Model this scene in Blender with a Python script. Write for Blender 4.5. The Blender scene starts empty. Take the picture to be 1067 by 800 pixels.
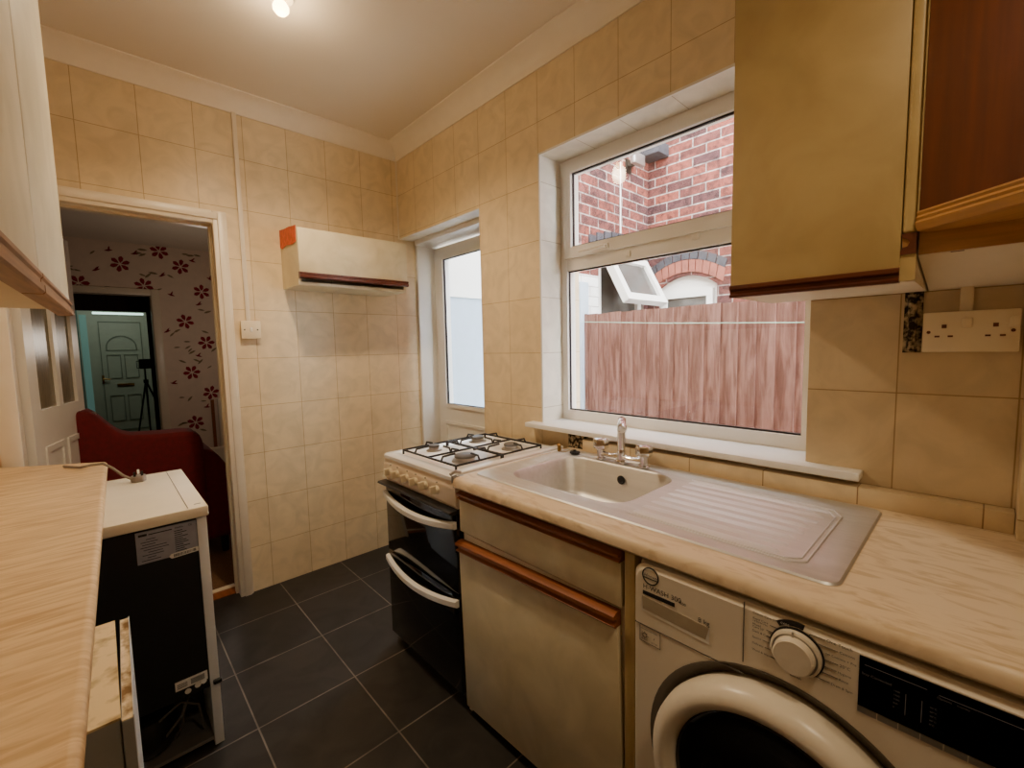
import bpy, bmesh, math, random
from mathutils import Vector, Matrix
random.seed(7)
C = bpy.context.scene.collection
PI = math.pi

# ------------------------------------------------------------------ helpers
def lin(c):
    return tuple((x/12.92 if x <= .04045 else ((x+.055)/1.055)**2.4) for x in (v/255 for v in c))

class MB:
    """collects shapes (world coordinates) into one mesh"""
    def __init__(s): s.bm = bmesh.new()
    def box(s, x0, x1, y0, y1, z0, z1, bev=0, seg=2):
        r = bmesh.ops.create_cube(s.bm, size=1)
        vs = r['verts']
        for v in vs:
            v.co = Vector(((x0+x1)/2+v.co.x*(x1-x0), (y0+y1)/2+v.co.y*(y1-y0), (z0+z1)/2+v.co.z*(z1-z0)))
        if bev:
            es = list({e for v in vs for e in v.link_edges})
            bmesh.ops.bevel(s.bm, geom=es, offset=bev, segments=seg, profile=.5, affect='EDGES')
        return s
    def poly(s, pts):
        s.bm.faces.new([s.bm.verts.new(p) for p in pts]); return s
    def prism(s, pts, axis, a, b, bev=0, seg=2, sel=None):
        """pts 2D outline; axis 0: (y,z) along x, 1: (x,z) along y, 2: (x,y) along z"""
        def P(p, t):
            return {0: (t, p[0], p[1]), 1: (p[0], t, p[1]), 2: (p[0], p[1], t)}[axis]
        A = [s.bm.verts.new(P(p, a)) for p in pts]; B = [s.bm.verts.new(P(p, b)) for p in pts]
        n = len(pts)
        fs = [s.bm.faces.new(A), s.bm.faces.new(B[::-1])]
        for i in range(n):
            fs.append(s.bm.faces.new([A[i], B[i], B[(i+1) % n], A[(i+1) % n]]))
        bmesh.ops.recalc_face_normals(s.bm, faces=fs)
        if bev:
            es = {e for f in fs for e in f.edges}
            if sel: es = {e for e in es if sel(e)}
            bmesh.ops.bevel(s.bm, geom=list(es), offset=bev, segments=seg, profile=.5, affect='EDGES')
        return s
    def ring(s, outer, inner, axis, a, b):
        """flat frame: outer and inner outlines with the same point count, extruded"""
        def P(p, t):
            return {0: (t, p[0], p[1]), 1: (p[0], t, p[1]), 2: (p[0], p[1], t)}[axis]
        L = [[s.bm.verts.new(P(p, t)) for p in o] for t in (a, b) for o in (outer, inner)]
        n = len(outer)
        for i in range(n):
            j = (i+1) % n
            for u, v in ((0, 1), (1, 3), (3, 2), (2, 0)):
                s.bm.faces.new([L[u][i], L[u][j], L[v][j], L[v][i]])
        return s
    def tube(s, pts, r, seg=8, closed=False, cap=True):
        pts = [Vector(p) for p in pts]; n = len(pts); rings = []
        rr = r if isinstance(r, (list, tuple)) else [r]*n
        up = None
        for i, p in enumerate(pts):
            if closed: d = (pts[(i+1) % n]-pts[i-1])
            else: d = pts[min(i+1, n-1)]-pts[max(i-1, 0)]
            d.normalize()
            if up is None:
                up = Vector((0, 0, 1)) if abs(d.z) < .9 else Vector((1, 0, 0))
            x = d.cross(up).normalized(); up = x.cross(d).normalized()
            rings.append([s.bm.verts.new(p+rr[i]*(math.cos(2*PI*k/seg)*x+math.sin(2*PI*k/seg)*up)) for k in range(seg)])
        m = n if closed else n-1
        for i in range(m):
            a, b = rings[i], rings[(i+1) % n]
            for k in range(seg):
                s.bm.faces.new([a[k], a[(k+1) % seg], b[(k+1) % seg], b[k]])
        if not closed and cap:
            s.bm.faces.new(rings[0][::-1]); s.bm.faces.new(rings[-1])
        return s
    def lathe(s, prof, c, axis='z', seg=32, close=True):
        """prof [(radius, height)] about an axis through c"""
        ax = {'z': ((1,0,0),(0,1,0),(0,0,1)), '-x': ((0,-1,0),(0,0,1),(-1,0,0)), '-y': ((1,0,0),(0,0,1),(0,-1,0)), 'y': ((-1,0,0),(0,0,1),(0,1,0)), 'x': ((0,1,0),(0,0,1),(1,0,0))}[axis] if isinstance(axis, str) else axis
        X, Y, Z = (Vector(a) for a in ax); c = Vector(c); R = []
        for r, h in prof:
            R.append([s.bm.verts.new(c+Z*h+r*(math.cos(2*PI*k/seg)*X+math.sin(2*PI*k/seg)*Y)) for k in range(seg)])
        for a, b in zip(R, R[1:]):
            for k in range(seg):
                s.bm.faces.new([a[k], a[(k+1) % seg], b[(k+1) % seg], b[k]])
        if close:
            s.bm.faces.new(R[0][::-1]); s.bm.faces.new(R[-1])
        return s

def obj(name, mb, m, parent=None, smooth=35, recalc=True, local=False):
    bm = mb.bm
    if recalc: bmesh.ops.recalc_face_normals(bm, faces=bm.faces)
    if parent is not None and not local:
        o_ = Vector((0, 0, 0)); p = parent
        while p is not None: o_ += p.location; p = p.parent
        bmesh.ops.translate(bm, verts=bm.verts, vec=-o_)
    me = bpy.data.meshes.new(name); bm.to_mesh(me); bm.free()
    if smooth:
        for f in me.polygons: f.use_smooth = True
        me.set_sharp_from_angle(angle=math.radians(smooth))
    o = bpy.data.objects.new(name, me); C.objects.link(o)
    for x in (m if isinstance(m, (list, tuple)) else [m]): me.materials.append(x)
    if parent is not None: o.parent = parent
    return o

def tag(o, label, cat, group=None):
    o['label'] = label; o['category'] = cat
    if group: o['group'] = group
    return o
def thing(name, label, cat, loc=(0, 0, 0), rot=(0, 0, 0), group=None):
    o = bpy.data.objects.new(name, None); C.objects.link(o)
    o.location = loc; o.rotation_euler = rot; o.empty_display_size = .05
    return tag(o, label, cat, group)
def struct(name, mb, m, parent=None, **k):
    o = obj(name, mb, m, parent, **k)
    if parent is None: o['kind'] = 'structure'
    return o
def struct_root(name, loc=(0, 0, 0), rot=(0, 0, 0)):
    o = bpy.data.objects.new(name, None); C.objects.link(o); o.location = loc; o.rotation_euler = rot
    o['kind'] = 'structure'; o.empty_display_size = .05
    return o

AX = {'-x': ((0,-1,0),(0,0,1),(-1,0,0)), '-y': ((1,0,0),(0,0,1),(0,-1,0)), 'z': ((1,0,0),(0,1,0),(0,0,1))}
def text(name, lines, m, parent, face, align='LEFT', shear=0):
    """lines [(string, (x,y,z), size)] -> one mesh of flat lettering"""
    X, Y, Z = (Vector(a) for a in AX[face])
    for st, loc, size in lines:
        bm = bmesh.new()
        cu = bpy.data.curves.new('t', 'FONT'); cu.body = st; cu.size = size; cu.align_x = align; cu.shear = shear
        to = bpy.data.objects.new('t', cu); C.objects.link(to)
        dg = bpy.context.evaluated_depsgraph_get()
        me = to.evaluated_get(dg).to_mesh()
        M = Matrix(((X.x, Y.x, Z.x, loc[0]), (X.y, Y.y, Z.y, loc[1]), (X.z, Y.z, Z.z, loc[2]), (0, 0, 0, 1)))
        vs = [bm.verts.new(M @ v.co) for v in me.vertices]
        for p in me.polygons:
            try: bm.faces.new([vs[i] for i in p.vertices])
            except ValueError: pass
        to.evaluated_get(dg).to_mesh_clear()
        bpy.data.objects.remove(to); bpy.data.curves.remove(cu)
        w = MB(); w.bm.free(); w.bm = bm
        obj(name, w, m, parent, smooth=0, recalc=False)

# ------------------------------------------------------------------ materials
def newmat(name):
    m = bpy.data.materials.new(name); m.use_nodes = True
    nt = m.node_tree; b = nt.nodes['Principled BSDF']
    return m, nt, b
def N(nt, t, **k):
    n = nt.nodes.new(t)
    for a, v in k.items():
        if a in n.inputs: n.inputs[a].default_value = v
        else: setattr(n, a, v)
    return n
def ramp(nt, fac, stops):
    r = nt.nodes.new('ShaderNodeValToRGB'); e = r.color_ramp.elements
    while len(e) < len(stops): e.new(.5)
    for x, (p, c) in zip(e, stops): x.position = p; x.color = (*c, 1)
    nt.links.new(fac, r.inputs[0]); return r.outputs[0]
def mapping(nt, scale=(1,1,1), loc=(0,0,0), rot=(0,0,0), src='Position'):
    if src == 'Position': g = N(nt, 'ShaderNodeNewGeometry').outputs['Position']
    else: g = N(nt, 'ShaderNodeTexCoord').outputs[src]
    mp = N(nt, 'ShaderNodeMapping'); mp.inputs['Scale'].default_value = scale
    mp.inputs['Location'].default_value = loc; mp.inputs['Rotation'].default_value = rot
    nt.links.new(g, mp.inputs[0]); return mp.outputs[0]
def pm(name, col, rough=.5, metal=0, var=.06, scale=12, bump=0, stretch=(1,1,1), col2=None, detail=4, spec=.5, coat=0, dist=0, lo=.3, hi=.7, src='Object', rot=(0,0,0)):
    m, nt, b = newmat(name)
    c = lin(col); c1 = tuple(x*(1-var) for x in c); c2 = lin(col2) if col2 else tuple(min(1, x*(1+var)) for x in c)
    v = mapping(nt, stretch, src=src, rot=rot)
    n = N(nt, 'ShaderNodeTexNoise', Scale=scale, Detail=detail, Distortion=dist); nt.links.new(v, n.inputs['Vector'])
    nt.links.new(ramp(nt, n.outputs['Fac'], [(lo, c1), (hi, c2)]), b.inputs['Base Color'])
    b.inputs['Roughness'].default_value = rough; b.inputs['Metallic'].default_value = metal
    b.inputs['Specular IOR Level'].default_value = spec; b.inputs['Coat Weight'].default_value = coat
    if bump:
        bp = N(nt, 'ShaderNodeBump', Strength=bump, Distance=.002); nt.links.new(n.outputs['Fac'], bp.inputs['Height']); nt.links.new(bp.outputs[0], b.inputs['Normal'])
    return m
def swz(nt, order, off):
    g = N(nt, 'ShaderNodeNewGeometry'); s = N(nt, 'ShaderNodeSeparateXYZ'); nt.links.new(g.outputs['Position'], s.inputs[0])
    cb = N(nt, 'ShaderNodeCombineXYZ')
    for i in range(2):
        a = N(nt, 'ShaderNodeMath', operation='SUBTRACT'); nt.links.new(s.outputs['XYZ'.index(order[i])], a.inputs[0]); a.inputs[1].default_value = off[i]
        nt.links.new(a.outputs[0], cb.inputs[i])
    return cb.outputs[0], g.outputs['Position']
def tiles(name, order, off, w, h, c1, c2, grout, mortar=.0018, rough=.35, offset=0, mott=.14, bump=.4, freq=2, spec=.4, mscale=9, mottcol=None):
    m, nt, b = newmat(name)
    v, pos = swz(nt, order, off)
    t = N(nt, 'ShaderNodeTexBrick', offset=offset, offset_frequency=freq, squash=1)
    t.inputs['Scale'].default_value = 1; t.inputs['Brick Width'].default_value = w; t.inputs['Row Height'].default_value = h
    t.inputs['Mortar Size'].default_value = mortar; t.inputs['Mortar Smooth'].default_value = .3; t.inputs['Bias'].default_value = 0
    t.inputs['Color1'].default_value = (*lin(c1), 1); t.inputs['Color2'].default_value = (*lin(c2), 1); t.inputs['Mortar'].default_value = (*lin(grout), 1)
    nt.links.new(v, t.inputs['Vector'])
    n = N(nt, 'ShaderNodeTexNoise', Scale=mscale, Detail=6, Distortion=1.2); nt.links.new(pos, n.inputs['Vector'])
    mx = N(nt, 'ShaderNodeMix', data_type='RGBA', blend_type='MULTIPLY'); mx.inputs[0].default_value = 1
    lo = lin(mottcol) if mottcol else (1-mott,)*3
    nt.links.new(t.outputs['Color'], mx.inputs[6]); nt.links.new(ramp(nt, n.outputs['Fac'], [(.32, lo), (.62, (1, 1, 1))]), mx.inputs[7])
    nt.links.new(mx.outputs[2], b.inputs['Base Color'])
    b.inputs['Roughness'].default_value = rough; b.inputs['Specular IOR Level'].default_value = spec
    mt = N(nt, 'ShaderNodeMath', operation='MULTIPLY_ADD'); nt.links.new(t.outputs['Fac'], mt.inputs[0]); mt.inputs[1].default_value = -1
    n2 = N(nt, 'ShaderNodeMath', operation='MULTIPLY'); nt.links.new(n.outputs['Fac'], n2.inputs[0]); n2.inputs[1].default_value = .25
    nt.links.new(n2.outputs[0], mt.inputs[2])
    bp = N(nt, 'ShaderNodeBump', Strength=bump, Distance=.003); nt.links.new(mt.outputs[0], bp.inputs['Height']); nt.links.new(bp.outputs[0], b.inputs['Normal'])
    return m
def glassy(name, tint=(1,1,1), rough=0, ior=1.5):
    m, nt, b = newmat(name); nt.nodes.remove(b)
    tr = N(nt, 'ShaderNodeBsdfTransparent'); tr.inputs[0].default_value = (*tint, 1)
    gl = N(nt, 'ShaderNodeBsdfGlossy', Roughness=rough); fr = N(nt, 'ShaderNodeLayerWeight', Blend=.5); p5 = N(nt, 'ShaderNodeMath', operation='POWER'); p5.inputs[1].default_value = 5
    ma = N(nt, 'ShaderNodeMath', operation='MULTIPLY_ADD'); ma.inputs[1].default_value = .93; ma.inputs[2].default_value = .04
    nt.links.new(fr.outputs['Facing'], p5.inputs[0]); nt.links.new(p5.outputs[0], ma.inputs[0])
    mx = N(nt, 'ShaderNodeMixShader')
    nt.links.new(ma.outputs[0], mx.inputs[0]); nt.links.new(tr.outputs[0], mx.inputs[1]); nt.links.new(gl.outputs[0], mx.inputs[2])
    nt.links.new(mx.outputs[0], nt.nodes['Material Output'].inputs[0])
    return m
def emit(name, col, s):
    m, nt, b = newmat(name)
    b.inputs['Base Color'].default_value = (*lin(col), 1); b.inputs['Emission Color'].default_value = (*lin(col), 1); b.inputs['Emission Strength'].default_value = s
    return m

TILE1, TILE2, GROUT = (230, 209, 172), (225, 203, 164), (188, 158, 114)
M = dict(
 tile_back=tiles('cream_tile_back', 'XZ', (-.003, .262-.2725*2), .2225, .2725, TILE1, TILE2, GROUT),
 tile_right=tiles('cream_tile_right', 'YZ', (.158-.2227*10, .262-.2725*2), .2227, .2725, TILE1, TILE2, GROUT),
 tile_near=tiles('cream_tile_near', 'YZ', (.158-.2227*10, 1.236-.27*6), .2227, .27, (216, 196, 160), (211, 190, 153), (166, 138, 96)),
 tile_ledge=tiles('cream_tile_ledge', 'YZ', (.226-.245*10, .6), .245, .8, (222, 202, 166), (216, 195, 158), (150, 120, 82)),
 tile_reveal=tiles('white_tile_reveal', 'XZ', (1.2, .262-.2725*2), .6, .2725, (238, 232, 218), (236, 229, 213), (190, 175, 150)),
 tile_soffit=tiles('white_tile_soffit', 'YX', (.158-.2227*10, 1.2), .2227, .6, (238, 232, 218), (236, 229, 213), (190, 175, 150)),
 slate=tiles('slate_floor_tile', 'XY', (-.034, 2.525-.3785*12), .3665, .3785, (49, 45, 41), (42, 39, 36), (124, 114, 102), mortar=.003, rough=.42, mott=.5, bump=.5, mscale=6),
 ceil=pm('painted_ceiling', (226, 214, 196), .8, var=.02, scale=2),
 cove=pm('white_coving', (236, 225, 208), .7, var=.02),
 upvc=pm('white_upvc', (232, 228, 220), .3, var=.015),
 gloss=pm('white_gloss_paint', (225, 212, 190), .35, var=.03),
 sillp=pm('white_sill', (232, 230, 226), .4, var=.03),
 cream=pm('cream_laminate', (204, 190, 154), .42, var=.09, scale=7, detail=8, col2=(218, 205, 172), dist=.6),
 creamdark=pm('cream_laminate_dark', (182, 156, 102), .45, var=.10, scale=6, detail=8, col2=(194, 170, 116), dist=.6),  # darker, yellower tone of the cream laminate
 carcass=pm('white_melamine', (226, 214, 192), .5, var=.03),
 mahog=pm('mahogany_trim', (92, 42, 20), .35, var=.25, scale=14, stretch=(6, .6, 6)),
 oakred=pm('red_oak_trim', (138, 78, 38), .4, var=.25, scale=12, stretch=(8, .5, 8)),
 oakbrown=pm('brown_oak_trim', (124, 80, 42), .42, var=.22, scale=12, stretch=(8, .5, 8), col2=(160, 112, 64)),
 oak=pm('oak_trim', (176, 128, 72), .45, var=.16, scale=12, stretch=(7, .8, 9), detail=6),
 redwood=pm('red_brown_veneer', (112, 54, 14), .45, var=.22, scale=9, stretch=(5, 5, .35), detail=6),
 worktop=pm('marbled_worktop', (203, 178, 142), .38, var=.04, scale=10, stretch=(3.0, .8, 1), col2=(222, 201, 170), detail=9, dist=1.8, lo=.36, hi=.52, rot=(0, 0, .5)),
 maple=pm('pale_wood_worktop', (196, 158, 110), .42, var=.09, scale=8, stretch=(.9, 7, 2), col2=(222, 190, 142), detail=8, dist=.9, lo=.32, hi=.6),
 steel=pm('brushed_steel', (226, 227, 230), .5, .7, var=.05, scale=60, stretch=(1, .05, 1)),
 steelbowl=pm('brushed_steel_bowl', (210, 209, 207), .45, .8, var=.06, scale=60, stretch=(1, .05, 1)),
 chrome=pm('chrome', (225, 225, 226), .08, 1, var=.01),
 enamel=pm('white_enamel', (234, 232, 228), .18, var=.015, spec=.6),
 panelcream=pm('cream_control_panel', (226, 206, 178), .3, var=.03),
 knob=pm('ivory_knob', (226, 210, 178), .35, var=.04),
 blackglass=pm('black_oven_glass', (6, 6, 7), .06, var=.1, spec=.6),
 black=pm('black_plastic', (14, 14, 15), .4, var=.15),
 iron=pm('black_cast_wire', (20, 20, 21), .45, var=.2),
 burner=pm('grey_burner_cap', (98, 96, 96), .5, .3, var=.12),
 alu=pm('aluminium', (170, 166, 160), .35, .8, var=.08),
 fridgeback=pm('black_painted_back', (15, 15, 16), .55, var=.2, scale=30),
 fridgewhite=pm('white_fridge_paint', (222, 224, 224), .35, var=.02),
 fridgetop=pm('cream_fridge_top', (232, 220, 194), .4, var=.03),
 greylabel=pm('grey_rating_label', (150, 152, 162), .4, var=.08, scale=40),
 paper=pm('white_sticker', (226, 224, 216), .5, var=.03),
 ink=pm('dark_ink', (22, 21, 22), .6, var=.1),
 inkgrey=pm('grey_ink', (88, 82, 76), .6, var=.1),
 wm=pm('white_machine_plastic', (226, 216, 200), .3, var=.012, spec=.5),
 wmring=pm('grey_machine_ring', (92, 84, 74), .4, var=.05),
 wmdark=pm('dark_door_glass', (9, 8, 8), .08, var=.1, spec=.6),
 display=pm('black_display', (4, 4, 6), .12, var=.1, spec=.5),
 chip=pm('raw_chipboard', (208, 170, 112), .9, var=.5, scale=22, detail=8, bump=.6, col2=(232, 204, 152), lo=.25, hi=.5),
 chipedge=pm('worn_chipboard_edge', (196, 150, 88), .9, var=.6, scale=45, detail=8, bump=.8, stretch=(1, .6, 1), col2=(232, 210, 170), lo=.36, hi=.6),
 greyface=pm('grey_melamine', (150, 146, 136), .5, var=.06),
 plaster=pm('bare_mouldy_plaster', (58, 44, 32), .95, var=.6, scale=60, detail=8, bump=1, col2=(196, 176, 140), lo=.45, hi=.66),
 socket=pm('white_socket', (228, 212, 180), .35, var=.02),
 tape=pm('orange_tape', (206, 74, 18), .5, var=.25, scale=40),
 sofa=pm('red_sofa_fabric', (96, 5, 10), .9, var=.2, scale=30, bump=.2),
 carpet=pm('brown_carpet', (104, 74, 48), 1, var=.3, scale=140, bump=.6),
 paperwall=pm('cream_floral_wallpaper_ground', (222, 202, 184), .8, var=.04),
 greypaper=pm('grey_patterned_wallpaper', (76, 76, 84), .8, var=.45, scale=14, stretch=(6, 1, 1.4), col2=(150, 148, 150), lo=.44, hi=.56),
 petal=pm('crimson_petal', (138, 12, 30), .8, var=.25, scale=40),
 leafp=pm('olive_leaf_print', (134, 116, 84), .8, var=.15),
 curtain=pm('dark_brown_curtain', (58, 38, 26), .9, var=.25, scale=10, stretch=(4, 1, .3)),
 hallpaint=pm('teal_hall_paint', (104, 138, 128), .8, var=.05),
 frontdoor=pm('pale_green_door', (196, 204, 184), .5, var=.03),
 brass=pm('brass', (168, 132, 70), .3, 1, var=.08),
 fence=pm('red_stained_timber', (108, 66, 54), .85, var=.24, scale=5, stretch=(7, 7, .8), detail=9, dist=.8, bump=.3, col2=(142, 104, 94), lo=.35, hi=.66, src='Position'),
 fencegap=pm('dark_fence_gap', (96, 62, 54), .9, var=.2),
 render=pm('white_render', (168, 182, 196), .8, var=.05),
 bluebrick=pm('blue_engineering_brick', (54, 54, 60), .7, var=.25, scale=30),
 archbrick=pm('orange_arch_brick', (134, 76, 60), .8, var=.22, scale=16, src='Position'),
 slab=pm('grey_yard_concrete', (150, 146, 140), .9, var=.15, scale=4),
 lampwhite=pm('white_lamp_metal', (236, 230, 220), .4, var=.02),
 string=pm('green_line', (150, 196, 172), .6, var=.05),
 glass=glassy('clear_glass'),
 doorglass=None, oldglass=None,
 bulb=emit('lit_bulb', (255, 214, 140), 18),
 dayglow=emit('daylit_fanlight', (215, 255, 240), 1.6),
)
M['brick'] = None
def brick(name, order):
    m = tiles(name, order, (-3, -.3), .2245, .0765, (136, 70, 54), (82, 50, 50), (170, 156, 146), mortar=.0055, rough=.9, offset=.5, bump=.8, mscale=14, mottcol=(140, 132, 138))
    return m
M['brick_y'] = brick('red_brick_side', 'YZ'); M['brick_x'] = brick('red_brick_return', 'XZ')
M['painted_brick'] = tiles('white_painted_brick', 'XZ', (-3, -.3), .2245, .0765, (236, 234, 230), (230, 228, 222), (176, 168, 160), mortar=.004, rough=.9, offset=.5, bump=.8)
def frosted(name, tint, rough):
    m, nt, b = newmat(name)
    b.inputs['Base Color'].default_value = (*tint, 1); b.inputs['Roughness'].default_value = rough
    b.inputs['Transmission Weight'].default_value = 1; b.inputs['IOR'].default_value = 1.15
    return m
M['doorglass'] = glassy('door_glass', (.93, .97, 1), .02)
M['oldglass'] = pm('dim_reeded_glass', (116, 106, 84), .25, var=.2, scale=12, stretch=(9, 9, 1))

# ------------------------------------------------------------------ key sizes
XW = 1.597; YB = 2.834; HC = 2.76; XL = -.66; YN = -1.6; WT = .15
WZ = .916   # worktop top

# ------------------------------------------------------------------ room shell
struct('floor', MB().box(XL-.12, XW+.3, YN-.12, YB+.06, -.1, 0), M['slate'], smooth=0)
struct('ceiling', MB().box(XL-.12, XW+.3, YN-.12, YB+.12, HC, HC+.1), M['ceil'], smooth=0)
dx0, dx1, dz = -.27, .495, 2.075
struct('wall_back', MB().box(XL-.12, dx0-.02, YB, YB+.12, 0, HC).box(dx0-.02, dx1+.02, YB, YB+.12, dz+.02, HC).box(dx1+.02, XW+.3, YB, YB+.12, 0, HC), M['tile_back'], smooth=0)
wy0, wy1, wz0, wz1 = .366, 1.49, .985, 2.296
dy0, dyz = 1.946, 2.155
struct('wall_right', MB().box(XW, XW+.3, dy0, YB, dyz, HC).box(XW, XW+.3, wy1, dy0, 0, HC).box(XW, XW+.3, wy0, wy1, wz1, HC).box(XW, XW+.3, wy0, wy1, 0, wz0), M['tile_right'], smooth=0)
struct('wall_right_near', MB().box(XW, XW+.3, YN, wy0, 0, HC), M['tile_near'], smooth=0)
struct('wall_left', MB().box(XL-.12, XL, YN, YB, 0, HC), M['tile_right'], smooth=0)
struct('wall_front', MB().box(XL-.12, XW+.3, YN-.12, YN, 0, HC), M['tile_back'], smooth=0)
# boxed pipe at the near end of the worktop
struct('trim_pipe_boxing', MB().box(1.505, XW, -.20, -.071, WZ, HC, bev=.004), M['tile_near'])
# coving
def cove_pts(n=7, d=.092, h=.083):
    c = [(d, 0)]
    pts = [(d+.006, 0), (d+.006, -.006), (d, -.008)]
    for i in range(1, n):
        t = i/n*PI/2
        pts.append((d-(d-.008)*math.sin(t), -.008-(h-.008)*(1-math.cos(t))))
    pts += [(.008, -h+.002), (.008, -h-.004), (0, -h-.004), (0, 0)]
    return pts
cp = cove_pts()
def cove(name, axis, base, sgn, a, b, miter):
    mb = MB(); bm = mb.bm; rows = []
    for t, k in ((a, 0), (b, 1)):
        row = []
        for d, h in cp:
            tt = t - (d if miter[k] else 0) * (1 if k else -1)
            p = (tt, base+sgn*d, HC+h) if axis == 0 else (base+sgn*d, tt, HC+h)
            row.append(bm.verts.new(p))
        rows.append(row)
    n = len(cp)
    for i in range(n-1): bm.faces.new([rows[0][i], rows[0][i+1], rows[1][i+1], rows[1][i]])
    bm.faces.new(rows[0]); bm.faces.new(rows[1][::-1])
    return struct(name, mb, M['cove'])
cove('trim_coving_back', 0, YB, -1, XL, XW, (0, 1))
cove('trim_coving_right', 1, XW, -1, YN, YB, (0, 1))

# doorway architrave and lining
ar = MB()
for x0, x1, y0, y1, z0, z1 in ((dx1-.003, dx1+.062, YB-.018, YB+.002, 0, dz+.062), (dx0-.062, dx0+.003, YB-.018, YB+.002, 0, dz+.062), (dx0+.003, dx1-.003, YB-.018, YB+.002, dz-.003, dz+.062)):
    ar.box(x0, x1, y0, y1, z0, z1, bev=.004)
ar.box(dx1+.018, dx1+.052, YB-.026, YB-.017, 0, dz+.052, bev=.003).box(dx0-.052, dx1+.018, YB-.026, YB-.017, dz+.018, dz+.052, bev=.003)
struct('trim_architrave', ar, M['gloss'])
dl = MB().box(dx1, dx1+.02, YB, YB+.14, 0, dz+.02).box(dx0-.02, dx0, YB, YB+.14, 0, dz+.02).box(dx0, dx1, YB, YB+.14, dz, dz+.02)
dl.box(dx1-.012, dx1, YB+.05, YB+.085, 0, dz).box(dx0, dx1-.012, YB+.05, YB+.085, dz-.012, dz)
struct('trim_door_lining', dl, M['gloss'])
struct('trim_threshold', MB().box(dx0, dx1, YB+.06, YB+.14, -.1, .004), M['oakred'])
struct('trim_threshold_bar', MB().box(dx0, dx1, YB+.14, YB+.175, -.02, .012, bev=.004), M['gloss'])
# corner bead strip in the room corner
struct('trim_corner_strip', MB().box(XW-.008, XW, YB-.008, YB, dyz, HC-.085), M['gloss'])

# back door in the recess of the right wall
XD = 1.86
struct('trim_door_reveal', MB().box(1.718, XD+.03, YB-.03, YB, 0, 2.13, bev=.003).box(1.70, XD+.03, dy0, YB-.03, 2.12, dyz, bev=.003), M['upvc'])
struct('trim_recess_soffit', MB().box(XW+.001, 1.70, dy0, YB, dyz-.004, dyz), M['tile_soffit'], smooth=0)
dr = struct_root('door_1', (XD, 2.40, 0))
gz0, gz1, gy0, gy1 = .965, 2.035, 2.05, 2.70
L = MB()
L.ring([(1.95, .005), (2.80, .005), (2.80, 2.112), (1.95, 2.112)], [(gy0, gz0), (gy1, gz0), (gy1, gz1), (gy0, gz1)], 0, XD, XD+.06)
obj('door_frame', L, M['upvc'], dr)
pf = MB().ring([(gy0-.012, gz0-.012), (gy1+.012, gz0-.012), (gy1+.012, gz1+.012), (gy0-.012, gz1+.012)], [(gy0+.014, gz0+.014), (gy1-.014, gz0+.014), (gy1-.014, gz1-.014), (gy0+.014, gz1-.014)], 0, XD-.012, XD+.02)
pf.ring([(2.03, .12), (2.72, .12), (2.72, .85), (2.03, .85)], [(2.05, .14), (2.70, .14), (2.70, .83), (2.05, .83)], 0, XD-.01, XD+.02)
obj('glazing_bead', pf, M['upvc'], dr)
g = MB().ring([(gy0+.012, gz0+.012), (gy1-.012, gz0+.012), (gy1-.012, gz1-.012), (gy0+.012, gz1-.012)], [(gy0+.02, gz0+.02), (gy1-.02, gz0+.02), (gy1-.02, gz1-.02), (gy0+.02, gz1-.02)], 0, XD-.004, XD+.01)
obj('black_gasket', g, M['black'], dr)
obj('pane', MB().box(XD+.012, XD+.016, gy0, gy1, gz0, gz1), M['doorglass'], dr)
obj('lower_panel', MB().box(XD+.004, XD+.03, 2.05, 2.70, .14, .83), M['upvc'], dr)
obj('door_handle', MB().box(XD-.012, XD, 2.0, 2.035, .98, 1.16, bev=.004).tube([(XD-.01, 2.018, 1.075), (XD-.05, 2.018, 1.075), (XD-.055, 2.03, 1.075)], .009).box(XD-.062, XD-.048, 2.02, 2.15, 1.066, 1.084, bev=.005), M['alu'], dr)
fr = MB().box(XD-.01, XD+.06, 2.803, YB-.03, 0, 2.12)
obj('outer_frame', fr, M['upvc'], dr)

# window
XF = XW+WT
wr = struct_root('window_1', (XF, .93, wz0))
O = [(wy0, 1.005), (wy1, 1.005), (wy1, wz1-.006), (wy0, wz1-.006)]
fr = MB().ring(O, [(wy0+.05, 1.056), (wy1-.042, 1.056), (wy1-.042, wz1-.06), (wy0+.05, wz1-.06)], 0, XF, XF+.065)
fr.box(XF+.002, XF+.065, wy0+.05, wy1-.042, 1.757, 1.823, bev=.003)
obj('window_frame', fr, M['upvc'], wr)
sash = MB().ring([(wy0+.04, 1.815), (wy1-.034, 1.815), (wy1-.034, 2.262), (wy0+.04, 2.262)], [(wy0+.085, 1.868), (wy1-.078, 1.868), (wy1-.078, 2.222), (wy0+.085, 2.222)], 0, XF-.012, XF+.05)
sa = obj('opening_sash', sash, M['upvc'], wr)
def gask(y0, y1, z0, z1, x, t=.009):
    return MB().ring([(y0, z0), (y1, z0), (y1, z1), (y0, z1)], [(y0+t*.6, z0+t), (y1-t*.6, z0+t), (y1-t*.6, z1-t), (y0+t*.6, z1-t)], 0, x, x+.012)
obj('sash_gasket', gask(wy0+.084, wy1-.077, 1.866, 2.224, XF+.004), M['black'], sa)
obj('sash_pane', MB().box(XF+.02, XF+.024, wy0+.08, wy1-.072, 1.862, 2.228), M['glass'], sa)
obj('window_handle', MB().box(XF-.022, XF-.012, 1.19, 1.235, 1.822, 1.85, bev=.004).box(XF-.034, XF-.022, 1.20, 1.235, 1.828, 1.844, bev=.003).tube([(XF-.03, 1.21, 1.836), (XF-.04, 1.25, 1.834), (XF-.042, 1.34, 1.832)], [.008, .008, .006]), M['lampwhite'], sa)
obj('frame_gasket', gask(wy0+.048, wy1-.04, 1.054, 1.76, XF+.014), M['black'], wr)
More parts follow.
